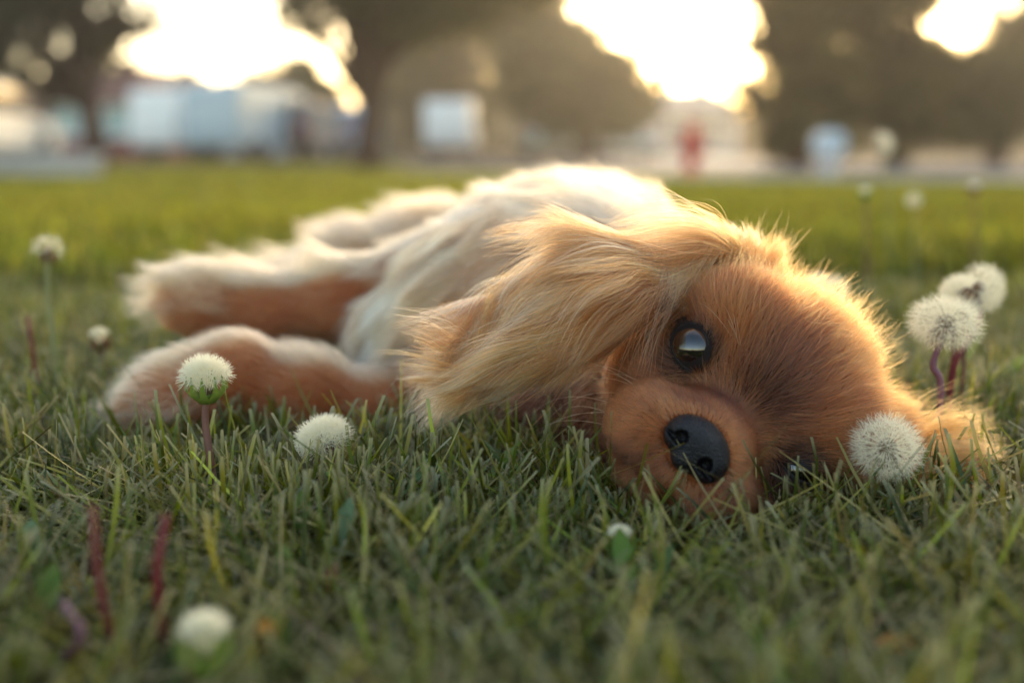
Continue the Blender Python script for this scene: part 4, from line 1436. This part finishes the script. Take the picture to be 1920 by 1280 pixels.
dandelion([root(402, .462), P(400, 900, .460), P(385, 790, .458), P(388, 742, .457)], .0125, (0, -.1, 1), 'half-open greenish dandelion clock on a reddish stem before the paw', spread=1.25, nseed=95, stem_m=M_STEM, stem_r=.0015, cup=1.0, seed=1, fil=13)
dandelion([root(545, .455), P(585, 920, .460), P(630, 868, .466), P(608, 826, .468)], .0135, (-.30, -.15, .9), 'white domed dandelion clock nodding on a bent purple stem', spread=1.55, nseed=120, stem_m=M_STEMP, stem_r=.0011, seed=2, sq=.85)
dandelion([root(110, .665), P(106, 680, .664), P(90, 560, .662), P(90, 470, .660)], .0115, (.1, -.1, 1), 'sparse thin dandelion clock high on a pale stem', spread=1.7, nseed=17, stem_m=M_STEMG, stem_r=.0015, seed=3, fil=9)
dandelion([root(205, .70), P(200, 690, .70), P(190, 650, .70)], .0085, (-.1, -.1, 1), 'small closed dandelion tuft low beside the pale stem', name='dandelion_bud', spread=.7, nseed=50, cup=1.0, seed=4, bract=M_BRACTB)
dandelion([root(1762, .515), P(1764, 735, .515), P(1750, 685, .514), P(1762, 645, .513), P(1773, 605, .512)], .0185, (.05, -.15, 1), 'full round dandelion clock on a kinked purple stem', spread=2.75, nseed=140, stem_m=M_STEMP, stem_r=.0014, seed=5, sq=.78, fil=12)
dandelion([root(1785, .575), P(1790, 690, .575), P(1835, 600, .573), P(1832, 540, .572)], .0150, (.5, -.2, .8), 'half-blown dandelion clock leaning behind the full round one', spread=2.5, nseed=120, stem_m=M_STEMR, stem_r=.0012, seed=6, miss=(-.9, 0, .3))
dandelion([root(1810, .60), P(1808, 640, .60), P(1802, 552, .60)], .0125, (-.2, -.1, 1), 'pale dandelion clock mostly covered by the full round one', spread=2.2, nseed=90, stem_m=M_STEM, seed=7)
dandelion([root(1690, .452), P(1685, 905, .447), P(1662, 838, .444)], .0158, (-.15, -.35, .85), 'fluffy dandelion clock pressed against the dog\'s lower ear', spread=2.7, nseed=135, stem_m=M_STEMG, stem_r=.0012, seed=8, sq=.9, fil=12)
dandelion([root(1172, .385), P(1170, 1080, .385), P(1163, 1030, .384)], .0062, (-.05, -.1, 1), 'closed white-tipped dandelion bud in green bracts before the chin', name='dandelion_bud', spread=.6, nseed=60, stem_m=M_STEMG, cup=1.5, seed=9, stem_r=.0014)
dandelion([root(400, .285), P(395, 1300, .285), P(388, 1245, .284)], .0098, (0, -.1, 1), 'large white-capped dandelion bud close to the ground edge', name='dandelion_bud', spread=.55, nseed=90, stem_m=M_STEMG, cup=1.25, seed=10, stem_r=.0018)
dandelion([root(1668, 1.55), P(1662, 330, 1.55), P(1650, 272, 1.55)], .0205, (-.3, -.1, 1), 'tall half-blown dandelion clock far back before the trees', spread=2.6, nseed=120, stem_m=M_STEMG, seed=11, miss=(-1, 0, 0), stem_r=.0013)
dandelion([root(1628, 1.05), P(1626, 450, 1.05), P(1622, 372, 1.05)], .0075, (0, 0, 1), 'slim grey dandelion bud on a tall stem behind the dog', name='dandelion_bud', spread=.6, nseed=50, stem_m=M_STEM, cup=1.3, seed=12)
dandelion([root(1716, 1.25), P(1714, 440, 1.25), P(1713, 376, 1.25)], .0085, (0, 0, 1), 'faint round dandelion clock on a tall stem behind the dog', spread=2.6, nseed=90, stem_m=M_STEMG, seed=13)
dandelion([root(1826, 1.2), P(1828, 430, 1.2), P(1826, 362, 1.2)], .0085, (0, 0, 1), 'dark-cupped dandelion bud on a tall stem by the pavement view', name='dandelion_bud', spread=.7, nseed=50, stem_m=M_STEM, cup=1.2, seed=14, bract=M_BRACTB)
dandelion([root(1538, .76), P(1536, 600, .76), P(1532, 540, .76)], .0115, (-.2, 0, 1), 'white dandelion clock peeping over the dog\'s forehead', spread=2.5, nseed=90, stem_m=M_STEMG, seed=15)
dandelion([root(1566, .80), P(1566, 600, .80), P(1562, 545, .80)], .0115, (.2, 0, 1), 'second white dandelion clock just beyond the dog\'s forehead', spread=2.5, nseed=80, stem_m=M_STEMG, seed=16)

def bare_stem(pts, rad, m, label):
    c = path(pts, 8); base = np.array(c[0])
    o = MB().tube(c, [rad * (1.2 - .35 * i / len(c)) for i in range(len(c))], 8).build('headless_dandelion', m, None, True)
    tag(o, label, 'dandelion', STEMG)
    return o
bare_stem([root(205, .30), P(190, 1110, .30), P(172, 945, .30)], .0010, M_STEMR, 'thin dark red headless stem leaning beside a thicker one')
bare_stem([root(288, .31), P(295, 1090, .31), P(312, 965, .31)], .0014, M_STEMR, 'thick dark red headless stem standing close to the bud')
bare_stem([root(68, .66), P(60, 650, .66), P(52, 592, .66)], .0012, M_STEMR, 'short red headless stem beside the sparse dandelion clock')
bare_stem([root(1772, .60), P(1784, 690, .60), P(1790, 650, .60)], .0012, M_STEMR, 'reddish stem behind the full round dandelion clock')
bare_stem([gp(10, 775, .012), gp(90, 742, .016), gp(200, 728, .014)], .0016, M_STEMP, 'purple stem lying flat in the grass before the small tuft')
bare_stem([gp(890, 1045, .010), gp(950, 1068, .014), gp(1010, 1085, .010)], .0011, M_STEMP, 'mauve stem fallen across the thatch')
bare_stem([gp(60, 1280, .004), P(150, 1200, .29), P(120, 1130, .30)], .0011, M_STEMP, 'mauve stem curving up beside the dark red ones')

# broad leaves among the blades
M_LEAF = [mat_leaf('broad_leaf_%s' % k, c, .45, .4, .4) for k, c in (('green', srgb(112, 140, 52)), ('lime', srgb(150, 168, 36)), ('grey', srgb(128, 150, 104)), ('rust', srgb(150, 92, 66)), ('dark', srgb(78, 108, 48)))]
def leaf(pos, L, W, az, tilt, m, label, lobes=0, curl=.5, roll=0.0, name='broad_leaf'):
    L, W, tilt = L * .72, W * .52, tilt * .75
    pos = np.array(pos) - [0, 0, .004]
    n = 10
    V, Fc = [], []
    for i in range(n + 1):
        t = i / n
        w = W * .5 * (math.sin(math.pi * min(1, t * .93 + .06)) ** .7) * (1 + (.38 * math.cos(t * math.pi * 2 * lobes) if lobes else 0))
        x = L * t; z = math.sin(t * curl * 2) * L * .25
        V += [(x, -w, z + w * .28), (x, 0, z), (x, w, z + w * .28)]
    for i in range(n):
        for j in (0, 1):
            o = i * 3 + j
            Fc.append((o, o + 1, o + 4, o + 3))
    o = np_mesh(name, V, Fc, m, None, None, True)
    o.location = pos; o.rotation_euler = (roll, -tilt, az)
    tag(o, label, 'leaf')
    so = o.modifiers.new('thickness', 'SOLIDIFY'); so.thickness = .0003
    return o
leaf(gp(625, 1020, 0.024), 0.0299, 0.0138, 1.2, .9, M_LEAF[2], 'pale grey-green oval leaf standing among the clover-like leaves')
leaf(gp(665, 1012, 0.026), 0.0184, 0.0115, .2, .25, M_LEAF[1], 'bright lime leaf lying flat beside the pale oval leaf')
leaf(gp(560, 985, 0.022), 0.0253, 0.0138, 1.5, 1.0, M_LEAF[0], 'fresh green leaf standing behind the lime leaf')
leaf(gp(690, 945, 0.024), 0.0345, 0.0161, 2.6, .5, M_LEAF[0], 'toothed green weed leaf reaching towards the nodding clock', 3)
leaf(gp(720, 940, 0.024), 0.0345, 0.0161, .5, .6, M_LEAF[4], 'toothed dark green weed leaf beside the paler one', 3)
leaf(gp(540, 1090, 0.020), 0.0230, 0.0126, 2.0, 1.1, M_LEAF[0], 'small blurred green leaf before the rust one')
leaf(gp(610, 1085, 0.022), 0.0138, 0.0103, 1.0, .9, M_LEAF[3], 'rusty pink withered leaf lying in the grass')
leaf(gp(1180, 1100, 0.018), 0.0322, 0.0149, 1.75, 1.0, M_LEAF[0], 'green leaf standing under the white-tipped bud')
leaf(gp(1215, 1105, 0.018), 0.0276, 0.0115, .8, .9, M_LEAF[4], 'narrow dark green leaf beside the bud\'s stem')
leaf(gp(75, 1150, 0.022), 0.0253, 0.0161, 1.4, 1.1, M_LEAF[0], 'blurred green leaf beside the mauve curving stem')
leaf(gp(50, 1045, 0.022), 0.0230, 0.0149, 1.7, 1.1, M_LEAF[2], 'pale green leaf above the blurred one at the lawn edge')
leaf(gp(905, 905, 0.020), 0.0391, 0.0115, .6, .75, M_LEAF[0], 'long toothed weed leaf standing before the dark chest', 3)
leaf(gp(985, 905, 0.020), 0.0414, 0.0115, 2.5, .65, M_LEAF[4], 'long dark toothed weed leaf leaning towards the chest', 3)
leaf(gp(1880, 700, 0.032), 0.0345, 0.0207, .4, .5, M_LEAF[1], 'lime leaf in the grass beyond the full round clock')
leaf(gp(385, 735, 0.032), 0.0345, 0.0230, 2.8, .3, M_LEAF[1], 'yellow-green leaf in the grass beside the small tuft')
def hawkbit(px, py, z, label):
    c = gp(px, py, z); r = empty('yellow_flower', c)
    V, Fc = [], []
    for ring, (n, rad, h) in enumerate(((16, .006, .001), (12, .0042, .003))):
        for k in range(n):
            a = 6.283 * k / n + ring * .2; d = np.array([math.cos(a), math.sin(a), 0]); s = np.array([-math.sin(a), math.cos(a), 0])
            o = len(V)
            V += [d * .001, d * rad * .6 - s * .0009 + [0, 0, h], d * rad + [0, 0, h * .8], d * rad * .6 + s * .0009 + [0, 0, h]]
            Fc.append((o, o + 1, o + 2, o + 3))
    np_mesh('petals', V, Fc, mat_leaf('orange_petals', srgb(214, 140, 32), .4, .6), r)
    MB().tube([(0, 0, -z), (0.001, 0, 0)], .0009, 6).build('stem', M_STEMG, r)
    tag(r, label, 'flower')
hawkbit(500, 1185, .022, 'small orange-yellow flower low in the grass beside the large bud')
hawkbit(1680, 1212, .020, 'small orange flower low in the dark grass below the dog\'s ear')

# ================================================================== warm evening air
def haze():
    m = bpy.data.materials.new('evening_air'); m.use_nodes = True
    nt = m.node_tree
    for n in list(nt.nodes): nt.nodes.remove(n)
    out = nt.nodes.new('ShaderNodeOutputMaterial')
    v = nt.nodes.new('ShaderNodeVolumePrincipled')
    v.inputs['Color'].default_value = (.95, .90, .82, 1)
    v.inputs['Density'].default_value = HAZE
    v.inputs['Anisotropy'].default_value = .72
    nt.links.new(v.outputs[0], out.inputs['Volume'])
    o = MB().box((0, 290, 6.5), (900, 700, 16)).build('haze', m)
    tag(o, 'thin warm evening haze over the lawn and street', 'haze', kind='stuff')
HAZE = .0022
haze()
